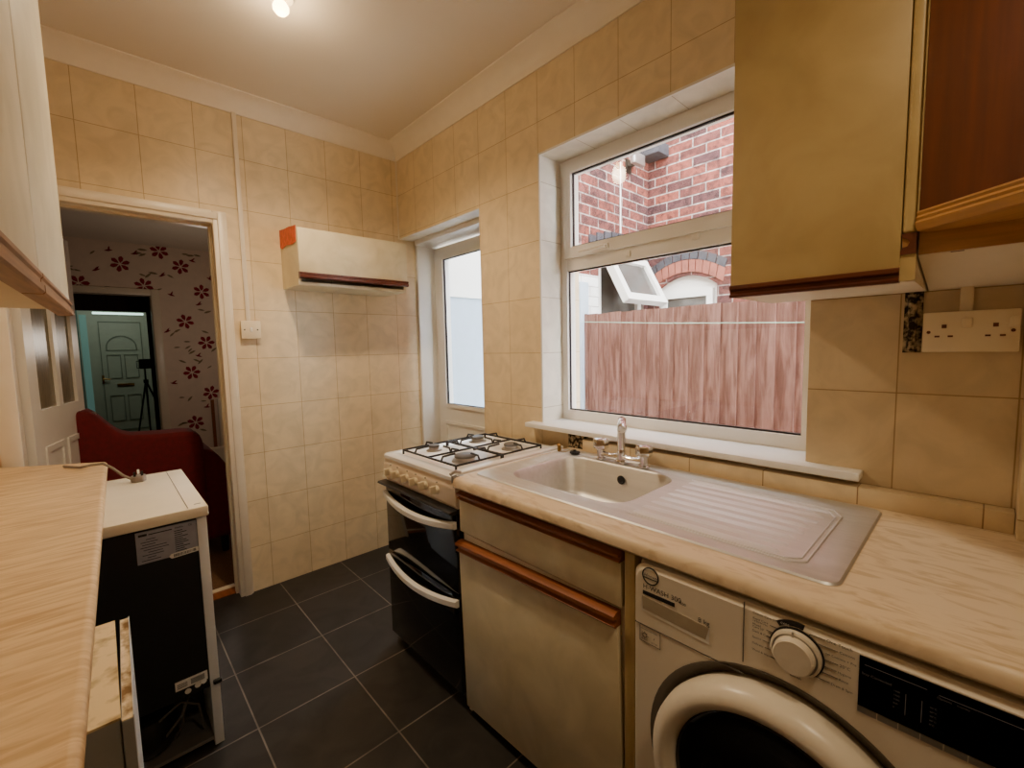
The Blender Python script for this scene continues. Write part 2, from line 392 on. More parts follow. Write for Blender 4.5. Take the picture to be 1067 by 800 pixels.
obj('lower_pane', MB().box(XF+.03, XF+.034, wy0+.045, wy1-.038, 1.05, 1.763), M['glass'], wr)
obj('catch_plate', MB().box(XF-.006, XF+.003, 1.085, 1.11, 1.772, 1.80, bev=.003).box(XF-.006, XF+.003, .78, .81, 1.79, 1.815, bev=.003), M['upvc'], wr)
struct('trim_window_reveal', MB().box(XW+.001, XF, wy1-.005, wy1, 1.007, wz1), M['tile_reveal'], smooth=0)
struct('trim_window_soffit', MB().box(XW+.001, XF, wy0, wy1-.005, wz1-.005, wz1), M['tile_soffit'], smooth=0)
struct('trim_window_edge', MB().box(XW-.003, XW+.004, wy1-.008, wy1+.002, 1.007, wz1+.002).box(XW-.003, XW+.004, wy0, wy1, wz1-.008, wz1+.002), M['upvc'])
struct('trim_window_sill', MB().prism([(1.535, .222), (1.535, 1.555), (1.597, 1.555), (1.597, 1.489), (1.75, 1.489), (1.75, .367), (1.597, .367), (1.597, .222)], 2, .985, 1.0075, bev=.003), M['sillp'])

# tiled ledge along the bottom of the wall
struct('trim_tiled_ledge', MB().box(1.548, XW, -.07, 1.205, WZ, .967, bev=.002), M['tile_ledge'])
struct('trim_ledge_gap', MB().box(1.565, XW, 1.207, 1.30, WZ-.01, .984), M['plaster'])
# patch of missing tiles by the socket
struct('trim_bare_patch', MB().box(XW-.006, XW+.002, .113, .150, 1.347, 1.512), M['plaster'], smooth=0)
pp = MB().tube([(XW-.012, .134, 1.352), (XW-.014, .131, 1.42), (XW-.012, .136, 1.50)], .009)
tag(obj('wall_pipe', pp, M['plaster']), 'grimy pipe stub in the bare patch beside the double socket', 'pipe')

# ------------------------------------------------------------------ right run: worktop, cupboard, sink
y_end = -.95
wtp = MB()
bmw = wtp
bx0, bx1, by0, by1 = 1.065, 1.455, .70, 1.195     # sink cut-out
def roundrect(x0, x1, y0, y1, r, n=6):
    pts = []
    for cx, cy, a in ((x1-r, y1-r, 0), (x0+r, y1-r, 90), (x0+r, y0+r, 180), (x1-r, y0+r, 270)):
        for i in range(n+1):
            t = math.radians(a+90*i/n); pts.append((cx+r*math.cos(t), cy+r*math.sin(t)))
    return pts
# four slabs around the cut-out
xf = .903
prof = [(xf+.016, WZ), (xf+.006, WZ-.004), (xf, WZ-.014), (xf, WZ-.030), (xf+.006, WZ-.037), (xf+.014, WZ-.040), (1.06, WZ-.040), (1.06, WZ)]
wtp.prism(prof, 1, y_end, 1.292)
wtp.box(1.06, XW, y_end, .70, WZ-.04, WZ).box(1.06, XW, 1.20, 1.292, WZ-.04, WZ).box(1.46, XW, .70, 1.20, WZ-.04, WZ)
wt = thing('worktop', 'cream marbled laminate worktop around the steel sink under the window', 'worktop', (1.2, .2, WZ))
obj('slab', wtp, M['worktop'], wt, smooth=40)
obj('end_strip', MB().box(xf+.004, xf+.05, 1.2925, 1.299, WZ-.038, WZ+.002, bev=.001), M['alu'], wt)

# sink
sk = thing('kitchen_sink', 'stainless steel inset sink with ribbed drainer below the window', 'sink', (1.25, .7, WZ))
sx0, sx1, sy0, sy1 = .985, 1.53, .165, 1.275
sb = MB(); bm = sb.bm
def loop(pts, z): return [bm.verts.new((p[0], p[1], z)) for p in pts]
def bridge(a, b):
    n = len(a)
    for i in range(n): bm.faces.new([a[i], a[(i+1) % n], b[(i+1) % n], b[i]])
# flange is a grid with a hole: build left, right parts as rings
l0 = loop(roundrect(sx0, sx1, sy0, sy1, .03), WZ+.001); l1 = loop(roundrect(sx0+.004, sx1-.004, sy0+.004, sy1-.004, .028), WZ+.005)
l2 = loop(roundrect(sx0+.035, sx1-.035, sy0+.035, sy1-.035, .04), WZ+.004)
l3 = loop(roundrect(sx0+.042, sx1-.042, sy0+.042, sy1-.042, .036), WZ+.0015)
bridge(l0, l1); bridge(l1, l2); bridge(l2, l3)
b_ = roundrect(1.065, 1.45, .70, 1.195, .085)
b0 = loop(b_, WZ+.0015); b1 = loop(roundrect(1.071, 1.444, .706, 1.189, .082), WZ-.006)
b2 = loop(roundrect(1.085, 1.43, .722, 1.173, .08), WZ-.13); b3 = loop(roundrect(1.10, 1.415, .737, 1.158, .075), WZ-.152); b4 = loop(roundrect(1.13, 1.385, .77, 1.125, .06), WZ-.16)
bridge(b0, b1); bridge(b1, b2); bridge(b2, b3); bridge(b3, b4); bm.faces.new(b4)
# deck between inner frame and bowl: triangulated fill; drainer area gets ridges on top
edges = []
for lp in (l3, b0):
    for i in range(len(lp)): edges.append(bm.edges.get((lp[i], lp[(i+1) % len(lp)])))
bmesh.ops.triangle_fill(bm, edges=edges, use_beauty=True)
obj('basin', sb, M['steelbowl'], sk, smooth=40)
rg = MB()
nr = 8
for i in range(nr):
    x = 1.075+i*(.345/(nr-1))
    y0r, y1r = .262+(nr-1-i)*.004, .655
    # a raised rib with a rounded profile and tapered ends
    bmr = rg.bm; rows = []
    for yy, k in ((y0r, .1), (y0r+.02, 1), (y1r-.03, 1), (y1r, .1)):
        rows.append([bmr.verts.new((x+dx, yy, WZ+.0012+k*dz_)) for dx, dz_ in ((-.013, 0), (-.008, .003), (-.003, .005), (.003, .005), (.008, .003), (.013, 0))])
    for a, b in zip(rows, rows[1:]):
        for q in range(5): bmr.faces.new([a[q], a[q+1], b[q+1], b[q]])
obj('drainer_rib', rg, M['steel'], sk, smooth=60)
dg = MB()
for q in (0, .012):
    pts = [(1.045+q, .66-q, WZ+.002), (1.04+q, .26+q, WZ+.002), (1.06+q, .235+q, WZ+.002), (1.40-q, .235+q, WZ+.002), (1.445-q, .26+q, WZ+.002), (1.45-q, .66-q, WZ+.002)]
    dg.tube(pts, .0025, 6)
obj('drainer_edge', dg, M['steel'], sk)
obj('drain_outlet', MB().lathe([(.042, 0), (.042, .003), (.03, .004), (.024, -.002), (.001, -.003)], (1.26, .95, WZ-.1595)), M['chrome'], sk)
obj('overflow', MB().lathe([(.017, 0), (.017, .003), (.011, .004), (.01, .001), (.001, .001)], (1.434, .93, WZ-.05), '-x'), M['black'], sk)
# tap
tp = thing('mixer_tap', 'chrome pillar mixer tap at the back edge of the sink', 'tap', (1.475, .955, WZ+.005))
TX, TY, TZ = 1.475, .955, WZ+.005
bd = MB().lathe([(.026, 0), (.026, .008), (.018, .014), (.017, .05), (.016, .056)], (TX, TY, TZ))
for s in (-1, 1):
    bd.tube([(TX, TY, TZ+.022), (TX, TY+s*.05, TZ+.018), (TX, TY+s*.095, TZ+.022)], [.015, .012, .014], 14)
    bd.lathe([(.022, 0), (.022, .006), (.016, .01), (.016, .045)], (TX, TY+s*.098, TZ))
obj('tap_body', bd, M['chrome'], tp)
obj('spout', MB().tube([(TX, TY, TZ+.05), (TX, TY, TZ+.10), (TX-.002, TY-.002, TZ+.135), (TX-.018, TY-.012, TZ+.163), (TX-.05, TY-.034, TZ+.178), (TX-.09, TY-.06, TZ+.176), (TX-.115, TY-.076, TZ+.166)], [.0165, .0165, .0165, .0165, .016, .0155, .0155], 16), M['chrome'], tp)
obj('spout_nozzle', MB().tube([(TX-.112, TY-.074, TZ+.167), (TX-.122, TY-.081, TZ+.160), (TX-.124, TY-.082, TZ+.159)], [.0175, .0175, .012], 16), M['chrome'], tp)
for s in (-1, 1):
    seg = 24; h = MB(); bmh = h.bm; rows = []
    for z, r in ((.040, .021), (.046, .029), (.074, .030), (.083, .026), (.086, .012)):
        rows.append([bmh.verts.new((TX+(r+.002*math.cos(k*PI/2))*math.cos(2*PI*k/seg), TY+s*.098+(r+.002*math.cos(k*PI/2))*math.sin(2*PI*k/seg), TZ+z)) for k in range(seg)])
    for a, b in zip(rows, rows[1:]):
        for k in range(seg): bmh.faces.new([a[k], a[(k+1) % seg], b[(k+1) % seg], b[k]])
    bmh.faces.new(rows[0][::-1]); bmh.faces.new(rows[-1])
    obj('tap_handle', h, M['chrome'], tp)
# plug on a chain
pc = thing('sink_plug', 'black sink plug on its chain at the back left sink corner', 'plug', (1.47, 1.19, WZ+.005))
obj('stopper', MB().lathe([(.017, 0), (.022, .003), (.022, .009), (.008, .012), (.006, .018), (.001, .019)], (1.47, 1.185, WZ+.004)), M['black'], pc)
obj('chain', MB().tube([(1.47, 1.19, WZ+.022), (1.462, 1.205, WZ+.018), (1.455, 1.225, WZ+.008), (1.45, 1.245, WZ+.008), (1.455, 1.26, WZ+.009)], .003, 6), M['chrome'], pc)
obj('chain_stay', MB().tube([(1.455, 1.26, WZ+.006), (1.455, 1.26, WZ+.03), (1.46, 1.268, WZ+.032)], .008, 10), M['brass'], pc)

# sink base cupboard
cb = thing('sink_cupboard', 'cream base cupboard with drawer and crooked door under the sink', 'cupboard', (1.2, .95, 0))
XC = .945
obj('carcass', MB().box(XC, 1.55, 1.274, 1.290, 0, WZ-.041).box(XC, 1.55, .600, .616, 0, WZ-.041).box(XC, 1.55, .616, 1.274, .10, .118).box(1.535, 1.55, .616, 1.274, .118, WZ-.2).box(XC, XC+.02, .616, 1.274, .66, .70).box(XC, XC+.02, .616, 1.274, WZ-.07, WZ-.041), M['carcass'], cb)
obj('plinth', MB().box(XC+.05, XC+.066, .616, 1.274, 0, .10), M['black'], cb)
def jtrim(mb, y0, y1, z0, z1, x, depth=.022):
    h = z1-z0
    p = [(x, z0), (x, z1), (x-depth*.55, z1), (x-depth, z1-h*.16), (x-depth, z1-h*.38), (x-depth*.55, z1-h*.52), (x-depth*.62, z1-h*.72), (x-depth*.95, z0+h*.16), (x-depth*.8, z0)]
    mb.prism(p, 1, y0, y1); return mb
drw = obj('drawer', MB().box(XC-.019, XC-.001, .602, 1.288, .715, .836, bev=.0015), M['cream'], cb)
obj('drawer_trim', jtrim(MB(), .602, 1.288, .836, .864, XC-.001, .032), M['oakred'], drw)
hd = bpy.data.objects.new('door', None)
dm = MB().box(-.018, 0, -.343, .343, .03, .632, bev=.0015)
dob = obj('door', dm, M['cream'], cb, local=True)
dob.location = (XC-.002-1.2, .934-.95, .016); dob.rotation_euler = (math.radians(-1.9), 0, 0)
obj('door_trim', jtrim(MB(), -.343, .343, .632, .672, 0, .034), M['oakred'], dob, local=True)
bpy.data.objects.remove(hd)
tag(obj('filler_panel', MB().box(.925, 1.50, .562, .590, 0, WZ-.041, bev=.001), M['creamdark']), 'narrow brown upright panel between the sink cupboard and washing machine', 'panel')

# ------------------------------------------------------------------ cooker
ck = thing('cooker', 'white and black gas cooker left of the sink', 'cooker', (1.25, 1.58, 0))
KX0, KX1, KY0, KY1, KZ = .925, 1.525, 1.305, 1.862, .912
obj('body', MB().box(KX0+.03, KX1, KY0, KY1, .045, .78).box(KX0+.03, KX0+.06, KY0, KY1, .02, .045), M['black'], ck)
ft = [(KX0+.06, KY0+.04), (KX0+.06, KY1-.04), (KX1-.05, KY0+.04), (KX1-.05, KY1-.04)]
for x, y in ft: obj('foot', MB().lathe([(.016, 0), (.018, .01), (.012, .012), (.012, .05)], (x, y, 0), seg=16), M['black'], ck)
# control panel (sloped rounded front)
pp = [(KX0+.004, .795), (KX0-.002, .80), (KX0-.004, .865), (KX0+.004, .893), (KX0+.02, .905), (KX0+.10, .905), (KX0+.10, .78), (KX0+.01, .78)]
cpn = obj('control_panel', MB().prism(pp, 1, KY0, KY1, bev=.004), M['panelcream'], ck)
for y in (1.795, 1.734, 1.651, 1.581, 1.508, 1.425):
    kx = KX0-.003
    kb = MB().lathe([(.017, 0), (.017, .006), (.014, .009), (.013, .012)], (kx, y, .84), '-x', 20)
    kb.box(kx-.034, kx-.006, y-.006, y+.006, .825, .857, bev=.003)
    obj('knob', kb, M['knob'], ck)
    mk = MB()
    mk.box(kx-.0015, kx+.002, y-.003, y+.003, .866, .871)
    obj('knob_mark', mk, M['inkgrey'], ck)
# hob top
tr = MB(); bm = tr.bm
def bridge2(bm, a, b):
    n = len(a)
    for i in range(n): bm.faces.new([a[i], a[(i+1) % n], b[(i+1) % n], b[i]])
hz = KZ
ls = [([*roundrect(KX0-.004, KX1+.02, KY0-.003, KY1+.004, .018)], .895), ([*roundrect(KX0-.004, KX1+.02, KY0-.003, KY1+.004, .018)], hz-.004), ([*roundrect(KX0+.002, KX1+.014, KY0+.003, KY1-.002, .018)], hz+.001), ([*roundrect(KX0+.045, KX1-.02, KY0+.06, KY1-.04, .03)], hz+.002), ([*roundrect(KX0+.06, KX1-.035, KY0+.075, KY1-.052, .03)], hz-.012)]
lv = [[bm.verts.new((p[0], p[1], z)) for p in pts] for pts, z in ls]
for a, b in zip(lv, lv[1:]): bridge2(bm, a, b)
bm.faces.new(lv[-1]); bm.faces.new(lv[0][::-1])
obj('hob', tr, M['enamel'], ck, smooth=50)
obj('side_rim', MB().box(KX0+.02, KX1+.02, KY0+.006, KY0+.05, hz-.002, hz+.012, bev=.006, seg=3), M['enamel'], ck)
BN = [(1.125, 1.51, .047), (1.14, 1.775, .026), (1.405, 1.775, .034), (1.405, 1.52, .034)]
for bx, by, r in BN:
    b = obj('burner', MB().lathe([(r+.012, 0), (r+.010, .006), (r*.9, .008), (r*.9, .018), (r*.5, .019)], (bx, by, hz-.0125), seg=28), M['alu'], ck)
    obj('burner_cap', MB().lathe([(r*.98, .018), (r, .021), (r, .026), (r*.9, .029), (r*.1, .029)], (bx, by, hz-.0125), seg=28), M['burner'], b)
# pan supports: black wire grids
gx0, gx1, gy0_, gy1_ = KX0+.068, KX1-.045, KY0+.09, KY1-.058
gz = hz+.012
for (a0, a1) in ((gx0, (gx0+gx1)/2-.004), ((gx0+gx1)/2+.004, gx1)):
    w = MB(); r = .0048
    w.tube([(a0, gy0_, gz), (a1, gy0_, gz), (a1, gy1_, gz), (a0, gy1_, gz)], r, 6, closed=True)
    ym = (gy0_+gy1_)/2; w.tube([(a0, ym, gz), (a1, ym, gz)], r, 6)
    xm = (a0+a1)/2
    for cy in ((gy0_+ym)/2, (gy1_+ym)/2):
        for (px, py, qx, qy) in ((a0, cy, a0+.07, cy), (a1, cy, a1-.07, cy)):
            w.tube([(px, py, gz), (px+(qx-px)*.12, py, gz+.018), (qx, qy, gz+.02)], r, 6)
        for e in (-1, 1):
            y0_ = cy+e*(ym-gy0_)/2
            w.tube([(xm, y0_, gz), (xm, y0_-e*.01, gz+.018), (xm, y0_-e*.055, gz+.02)], r, 6)
    for x, y in ((a0, gy0_), (a0, gy1_), (a1, gy0_), (a1, gy1_)): w.tube([(x, y, gz), (x, y, hz-.012)], r, 6)
    obj('pan_support', w, M['iron'], ck, smooth=60)
# oven doors
def curved_handle(z, y0, y1, bow, hh):
    mb = MB(); bm = mb.bm; rows = []
    n = 18
    for i in range(n+1):
        t = i/n; y = y0+(y1-y0)*t; b = bow*(1-(2*t-1)**2)
        zz = z - .022*(1-(2*t-1)**2)
        x = KX0-.004-b
        rows.append([bm.verts.new(p) for p in ((x-.012, y, zz-hh/2+.004), (x-.012, y, zz+hh/2-.004), (x-.006, y, zz+hh/2), (x+.006, y, zz+hh/2), (x+.006, y, zz-hh/2), (x-.006, y, zz-hh/2))])
    for a, b in zip(rows, rows[1:]):
        for k in range(6): bm.faces.new([a[k], a[(k+1) % 6], b[(k+1) % 6], b[k]])
    bm.faces.new(rows[0][::-1]); bm.faces.new(rows[-1])
    return mb
obj('grill_vent', MB().prism([(KX0+.03, .79), (KX0-.03, .786), (KX0-.034, .778), (KX0-.02, .772), (KX0+.03, .768)], 1, KY0-.002, KY1+.012, bev=.002), M['black'], ck)
od = obj('grill_door', MB().box(KX0, KX0+.03, KY0+.002, KY1-.002, .46, .766, bev=.004), M['blackglass'], ck)
obj('handle', curved_handle(.728, KY0+.004, KY1-.006, .03, .028), M['enamel'], od)
od = obj('oven_door', MB().box(KX0, KX0+.03, KY0+.002, KY1-.002, .055, .452, bev=.004), M['blackglass'], ck)
obj('handle', curved_handle(.424, KY0+.004, KY1-.006, .03, .028), M['enamel'], od)
tag(obj('worktop_bracket', MB().box(.905, .93, 1.3005, 1.3035, WZ-.02, WZ+.006).tube([(.90, 1.302, WZ+.012), (.92, 1.302, WZ+.02), (.945, 1.30, WZ+.012)], .006, 8), M['alu']), 'small metal hook between the cooker and the worktop end', 'bracket')

# ------------------------------------------------------------------ washing machine
wmr = thing('washing_machine', 'white front-loading washing machine under the worktop right of the cupboard', 'washing machine', (1.2, .26, 0))
WX, WY0, WY1, WH = .905, -.10, .553, .868
dy_, dzc = .236, .474
# body with front panel: body box and rounded front
bd = MB().box(WX+.03, 1.50, WY0, WY1, .02, WH-.006, bev=.008)
obj('cabinet', bd, M['wm'], wmr)
fp = MB(); bm = fp.bm
out = roundrect(WY0, WY1, .03, WH-.003, .03, 8)
circ_n = len(out)
def ringpts(r):
    # ring points matched in angle to outline points
    res = []
    for y, z in out:
        a = math.atan2(z-dzc, y-dy_); res.append((dy_+r*math.cos(a), dzc+r*math.sin(a)))
    return res
o0 = [bm.verts.new((WX+.04, y, z)) for y, z in out]
o1 = [bm.verts.new((WX+.010, y, z)) for y, z in out]
o2 = [bm.verts.new((WX, dy_+(y-dy_)*.975, dzc+(z-dzc)*.975)) for y, z in out]
bridge2(bm, o0, o1); bridge2(bm, o1, o2)
i0 = [bm.verts.new((WX, dy_+.268*math.cos(2*PI*k/64), dzc+.268*math.sin(2*PI*k/64))) for k in range(64)]
es = [bm.edges.get((o2[i], o2[(i+1) % circ_n])) for i in range(circ_n)]
for k in range(64): es.append(bm.edges.new((i0[k], i0[(k+1) % 64])))
bmesh.ops.triangle_fill(bm, edges=es, use_beauty=True)
obj('front_panel', fp, M['wm'], wmr, smooth=30)
obj('door_surround', MB().lathe([(.270, .001), (.268, .002), (.255, -.008), (.24, -.02), (.238, -.03)], (WX, dy_, dzc), '-x', 64, close=False), M['wmring'], wmr)
dwr = obj('door', MB().lathe([(.238, -.02), (.246, .01), (.245, .034), (.234, .052), (.218, .060), (.203, .055), (.192, .036), (.188, .016)], (WX, dy_, dzc), '-x', 64, close=False), M['wm'], wmr, smooth=60)
obj('door_glass', MB().lathe([(.193, .03), (.186, .036), (.16, .032), (.12, .012), (.06, 0), (.001, -.004)], (WX, dy_, dzc), '-x', 64, close=False), M['wmdark'], dwr, smooth=60)
xs = WX-.0012
# drawer; grip hollow is a flat plate with its shade in the colour
obj('drawer_seam', MB().box(xs-.0003, WX+.002, .302, .3035, .742, .868).box(xs-.0003, WX+.002, .303, .548, .716, .7175), M['inkgrey'], wmr)
gp = MB(); bm = gp.bm
grip_o = [(.37, .744), (.53, .752), (.53, .790), (.37, .782)]
grip_i = [(.385, .757), (.522, .763), (.526, .787), (.374, .779)]
a = [bm.verts.new((xs, y, z)) for y, z in grip_o]; b = [bm.verts.new((xs+.0005, y, z)) for y, z in [(.378, .752), (.527, .758), (.529, .789), (.371, .781)]]
bridge2(bm, a, b)
obj('drawer_grip', gp, M['enamel'], wmr, smooth=0)
obj('grip_shade_plate', MB().prism([(.378, .752), (.527, .758), (.529, .789), (.371, .781)], 0, xs-.0006, xs+.001), pm('grip_shade', (170, 158, 138), .4, var=.03), wmr, smooth=0)
# round logo
lg = MB().ring([(.508+.021*math.cos(2*PI*k/40), .843+.021*math.sin(2*PI*k/40)) for k in range(40)], [(.508+.0185*math.cos(2*PI*k/40), .843+.0185*math.sin(2*PI*k/40)) for k in range(40)], 0, xs-.0004, WX+.001)
lg.box(xs-.0004, WX+.001, .489, .527, .836, .8375)
obj('logo', lg, M['ink'], wmr, smooth=0)
text('logo_script', [('Hoover', (xs-.0005, .525, .840), .0115)], M['ink'], wmr, '-x', shear=.35)
text('model_lettering', [('H-WASH 300', (xs, .527, .809), .0165), ('lite', (xs, .437, .807), .0125), ('8 kg', (xs, .395, .785), .015)], M['ink'], wmr, '-x')
obj('model_bar', MB().box(xs-.0003, WX+.001, .448, .527, .794, .803), M['ink'], wmr, smooth=0)
bxp = MB().ring([(.482, .675), (.535, .675), (.535, .716), (.482, .716)], [(.4828, .6758), (.5342, .6758), (.5342, .7152), (.4828, .7152)], 0, xs, WX+.001)
bxp.ring([(.522+.006*math.cos(2*PI*k/16), .692+.006*math.sin(2*PI*k/16)) for k in range(16)], [(.522+.0048*math.cos(2*PI*k/16), .692+.0048*math.sin(2*PI*k/16)) for k in range(16)], 0, xs, WX+.001)
for k in range(8):
    t = 2*PI*k/8; bxp.tube([(xs, .522+.007*math.cos(t), .692+.007*math.sin(t)), (xs, .522+.0095*math.cos(t), .692+.0095*math.sin(t))], .0006, 4)
obj('care_box', bxp, M['inkgrey'], wmr, smooth=0)
text('care_lettering', [('NO HEATING CARE', (xs, .532, .7055), .0048), ('BRIGHT', (xs, .531, .680), .005), ('BETTER', (xs, .505, .680), .005), ('♪', (xs, .5, .69), .01)], M['inkgrey'], wmr, '-x')
# programme dial
KY, KZ_ = .211, .8115
obj('dial_ring', MB().lathe([(.044, -.001), (.044, .004), (.042, .0045), (.042, .002)], (WX, KY, KZ_), '-x', 48), M['ink'], wmr)
obj('dial', MB().lathe([(.0415, 0), (.041, .012), (.037, .014), (.034, .013), (.033, .016), (.0325, .026), (.030, .029), (.001, .029)], (WX, KY, KZ_), '-x', 48), M['wm'], wmr)
obj('dial_pointer', MB().lathe([(.0365, .0138), (.0365, .0146), (.0335, .0146)], (WX, KY, KZ_), '-x', 48, close=False).box(WX-.0165, WX-.012, KY+.002, KY+.005, KZ_+.033, KZ_+.041), M['alu'], wmr)
tx = []
def pline(y0, z0, y1, z1): obj('programme_line', MB().tube([(xs+.0004, y0, z0), (xs+.0004, y1, z1)], .0007, 4), M['inkgrey'], wmr, smooth=0)
lefts = [("Cotton Care 59'", .8535, .0063), ('Rapid Care', .8425, .006), ('14/30/44 Min', .8375, .005), ('Mixed', .8305, .006), ("Care 59'", .8255, .006), ('Dark & Coloured', .8165, .006), ('Sport+', .804, .006), ('Delicate', .7915, .006), ('Wool & Handwash', .778, .006)]
for s_, z, sz in lefts: tx.append((s_, (xs, .2865, z-.001), sz))
for z, ye in ((.8535, .236), (.840, .244), (.828, .249), (.8165, .252), (.804, .2545), (.7915, .251), (.778, .243)):
    n_ = {.8535: .243, .840: .256, .828: .262, .8165: .2615, .804: .268, .7915: .264, .778: .2525}[z]
    pline(n_, z+.001, ye if ye < n_ else n_-.004, z+.001)
pline(.2425, .779, .236, .784)
rights = [('One Touch', .8535, .008, .166), ('Cottons', .8415, .0065, .147), ('Cottons + Pre', .830, .006, .158), ('20°C', .8175, .0075, .146), ('Hygiene', .8045, .0058, .148), ('Rinse', .792, .0062, .146), ('Drain & Spin', .778, .006, .157)]
for s_, z, sz, y in rights: tx.append((s_, (xs, y, z-.001), sz))
for z, y0, y1 in ((.8535, .19, .168), (.8415, .178, .149), (.830, .1665, .160), (.8175, .167, .148), (.8045, .168, .150), (.792, .176, .148), (.778, .19, .159)): pline(y0, z+.001, y1, z+.001)
pline(.193, .851, .19, .8545); pline(.193, .7815, .19, .779)
tx += [('OFF', (xs, .217, .8605), .007), ('Refresh', (xs, .22, .7595), .006)]
text('programme_lettering', tx, M['ink'], wmr, '-x')
arcp = [(KY+r*math.cos(math.radians(a)), KZ_+r*math.sin(math.radians(a))) for r, rng in ((.056, range(52, 104, 5)), (.0465, range(102, 51, -5))) for a in rng]
obj('care_arc', MB().prism(arcp, 0, xs-.0004, WX+.001), M['ink'], wmr, smooth=0)
text('care_arc_lettering', [('CARE', (xs-.0008, KY+.027, KZ_+.0425), .0058)], M['paper'], wmr, '-x')
# display and button strip
obj('display', MB().prism([(.119, .764), (-.085, .764), (-.085, .853), (.119, .853)], 0, xs-.0008, WX+.001), M['display'], wmr, smooth=0)
obj('button_strip', MB().box(xs-.0005, WX+.001, -.085, .119, .752, .763), M['alu'], wmr, smooth=0)
for k in range(1, 7): obj('button_gap', MB().box(xs-.0008, WX+.001, .119-k*.0265, .120-k*.0265, .752, .763), M['wm'], wmr, smooth=0)
pm('display_print', (110, 110, 118), .4, var=.05)
for a, b, c, d in ((.035, .112, .8395, .8402), (.0585, .0595, .782, .818), (.0395, .0405, .782, .818), (-.08, .022, .838, .8387)): obj('display_line', MB().box(xs-.0012, WX, a, b, c, d), bpy.data.materials['display_print'], wmr, smooth=0)
dl_ = [('Stay Connected', (xs-.0012, .115, .822), .006)] + [(t, (xs-.0012, .074, z), .004) for t, z in (('1400', .815), ('1200', .808), ('1000', .801), ('800', .794), ('0', .787))] + [(t, (xs-.0012, .031, z), .004) for t, z in (('90°C', .812), ('60°C', .805), ('40°C', .798), ('20°C', .791), ('0°C', .784))] + [('Options', (xs-.0012, .024, .8325), .005), ('Intensity', (xs-.0012, .002, .8325), .004)]
text('display_lettering', dl_, bpy.data.materials['display_print'], wmr, '-x')
for y in (WY0+.06, WY1-.06):
    for x in (WX+.08, 1.44): obj('foot', MB().lathe([(.02, 0), (.02, .01), (.012, .012), (.012, .03)], (x, y, 0), seg=14), M['black'], wmr)

# ------------------------------------------------------------------ wall cabinets, right wall
rc = thing('wall_cabinet', 'mustard cream wall cabinet hanging at the right end of the window', 'wall cabinet', (1.45, .3, 1.505))
RX = 1.282
obj('carcass', MB().box(RX+.004, XW-.001, .108, .126, 1.507, 2.42).box(RX+.004, XW-.001, .460, .478, 1.507, 2.42).box(RX+.004, XW-.001, .126, .460, 1.507, 1.525).box(RX+.004, XW-.001, .126, .460, 2.40, 2.42).box(1.58, XW-.001, .126, .460, 1.525, 2.40), M['carcass'], rc)
dd = obj('door', MB().box(RX-.016, RX+.002, .131, .478, 1.536, 2.42, bev=.002), M['creamdark'], rc)
obj('door_trim', jtrim(MB(), .131, .480, 1.505, 1.540, RX+.002, .022), M['mahog'], dd)
obj('end_post', MB().box(RX-.018, RX+.004, .106, .1295, 1.606, 2.42, bev=.008, seg=4), M['creamdark'], rc)
# J-shaped end cut of the trim
obj('trim_end', MB().prism([(.106, 1.606), (.130, 1.606), (.130, 1.600), (.120, 1.594), (.1165, 1.586), (.120, 1.579), (.128, 1.577), (.131, 1.571), (.131, 1.563), (.106, 1.563)], 0, RX-.017, RX+.004), M['mahog'], rc)
obj('trim_core', MB().prism([(.130, 1.600), (.120, 1.594), (.1165, 1.586), (.120, 1.579), (.128, 1.577)], 0, RX-.012, RX+.004), M['oak'], rc)
obj('under_block', MB().box(RX-.012, RX+.004, .106, .131, 1.508, 1.563), M['creamdark'], rc)
# second cabinet, door ajar
c2 = thing('wall_cabinet', 'wall cabinet with red-brown door ajar above the double socket', 'wall cabinet', (1.45, -.2, 1.55))
cc = MB()
yq0, yq1 = -.60, .104
cc.prism([(RX+.004, 1.560), (RX+.004, 1.574), (XW-.001, 1.525), (XW-.001, 1.507)], 1, yq0, yq1)
cc.box(RX+.004, XW-.001, yq1-.016, yq1, 1.575, 2.42).box(RX+.004, XW-.001, yq0, yq0+.016, 1.56, 2.42).box(RX+.004, XW-.001, yq0+.016, yq1-.016, 2.40, 2.42).box(1.58, XW-.001, yq0+.016, yq1-.016, 1.545, 2.40)
obj('carcass', cc, M['carcass'], c2)
th = math.radians(41)
dv = bpy.data.objects.new('door', None)
# door built along local -y from the hinge at the origin, then swung open
W2 = .42
dmx = MB().box(-.018, 0, -W2, 0, 1.64-1.6, 2.42-1.6, bev=.0015)
d2 = obj('door', dmx, M['redwood'], c2, local=True)
bpy.data.objects.remove(dv)
d2.location = (1.270-1.45, .092+.2, 1.6-1.55); d2.rotation_euler = (0, 0, -th)
tpf = [(-.019, .046), (-.021, .042), (-.019, .037), (-.0225, .032), (-.0205, .027), (-.0235, .022), (-.022, .014), (-.017, .006), (-.010, .004), (.26, .004), (.26, .040), (0, .046)]
obj('door_trim', MB().prism(tpf, 1, -W2, .002), M['oak'], d2, local=True)
obj('door_edge', MB().box(-.0185, .0005, .0005, .0025, .046, .82), M['creamdark'], d2, local=True)
obj('front_rail', MB().box(RX, RX+.016, yq0, yq1-.001, 1.561, 1.612), M['oak'], c2)
obj('screw_slot', MB().box(1.2870, 1.2885, .035, .055, 1.5585, 1.5600), M['mahog'], c2)

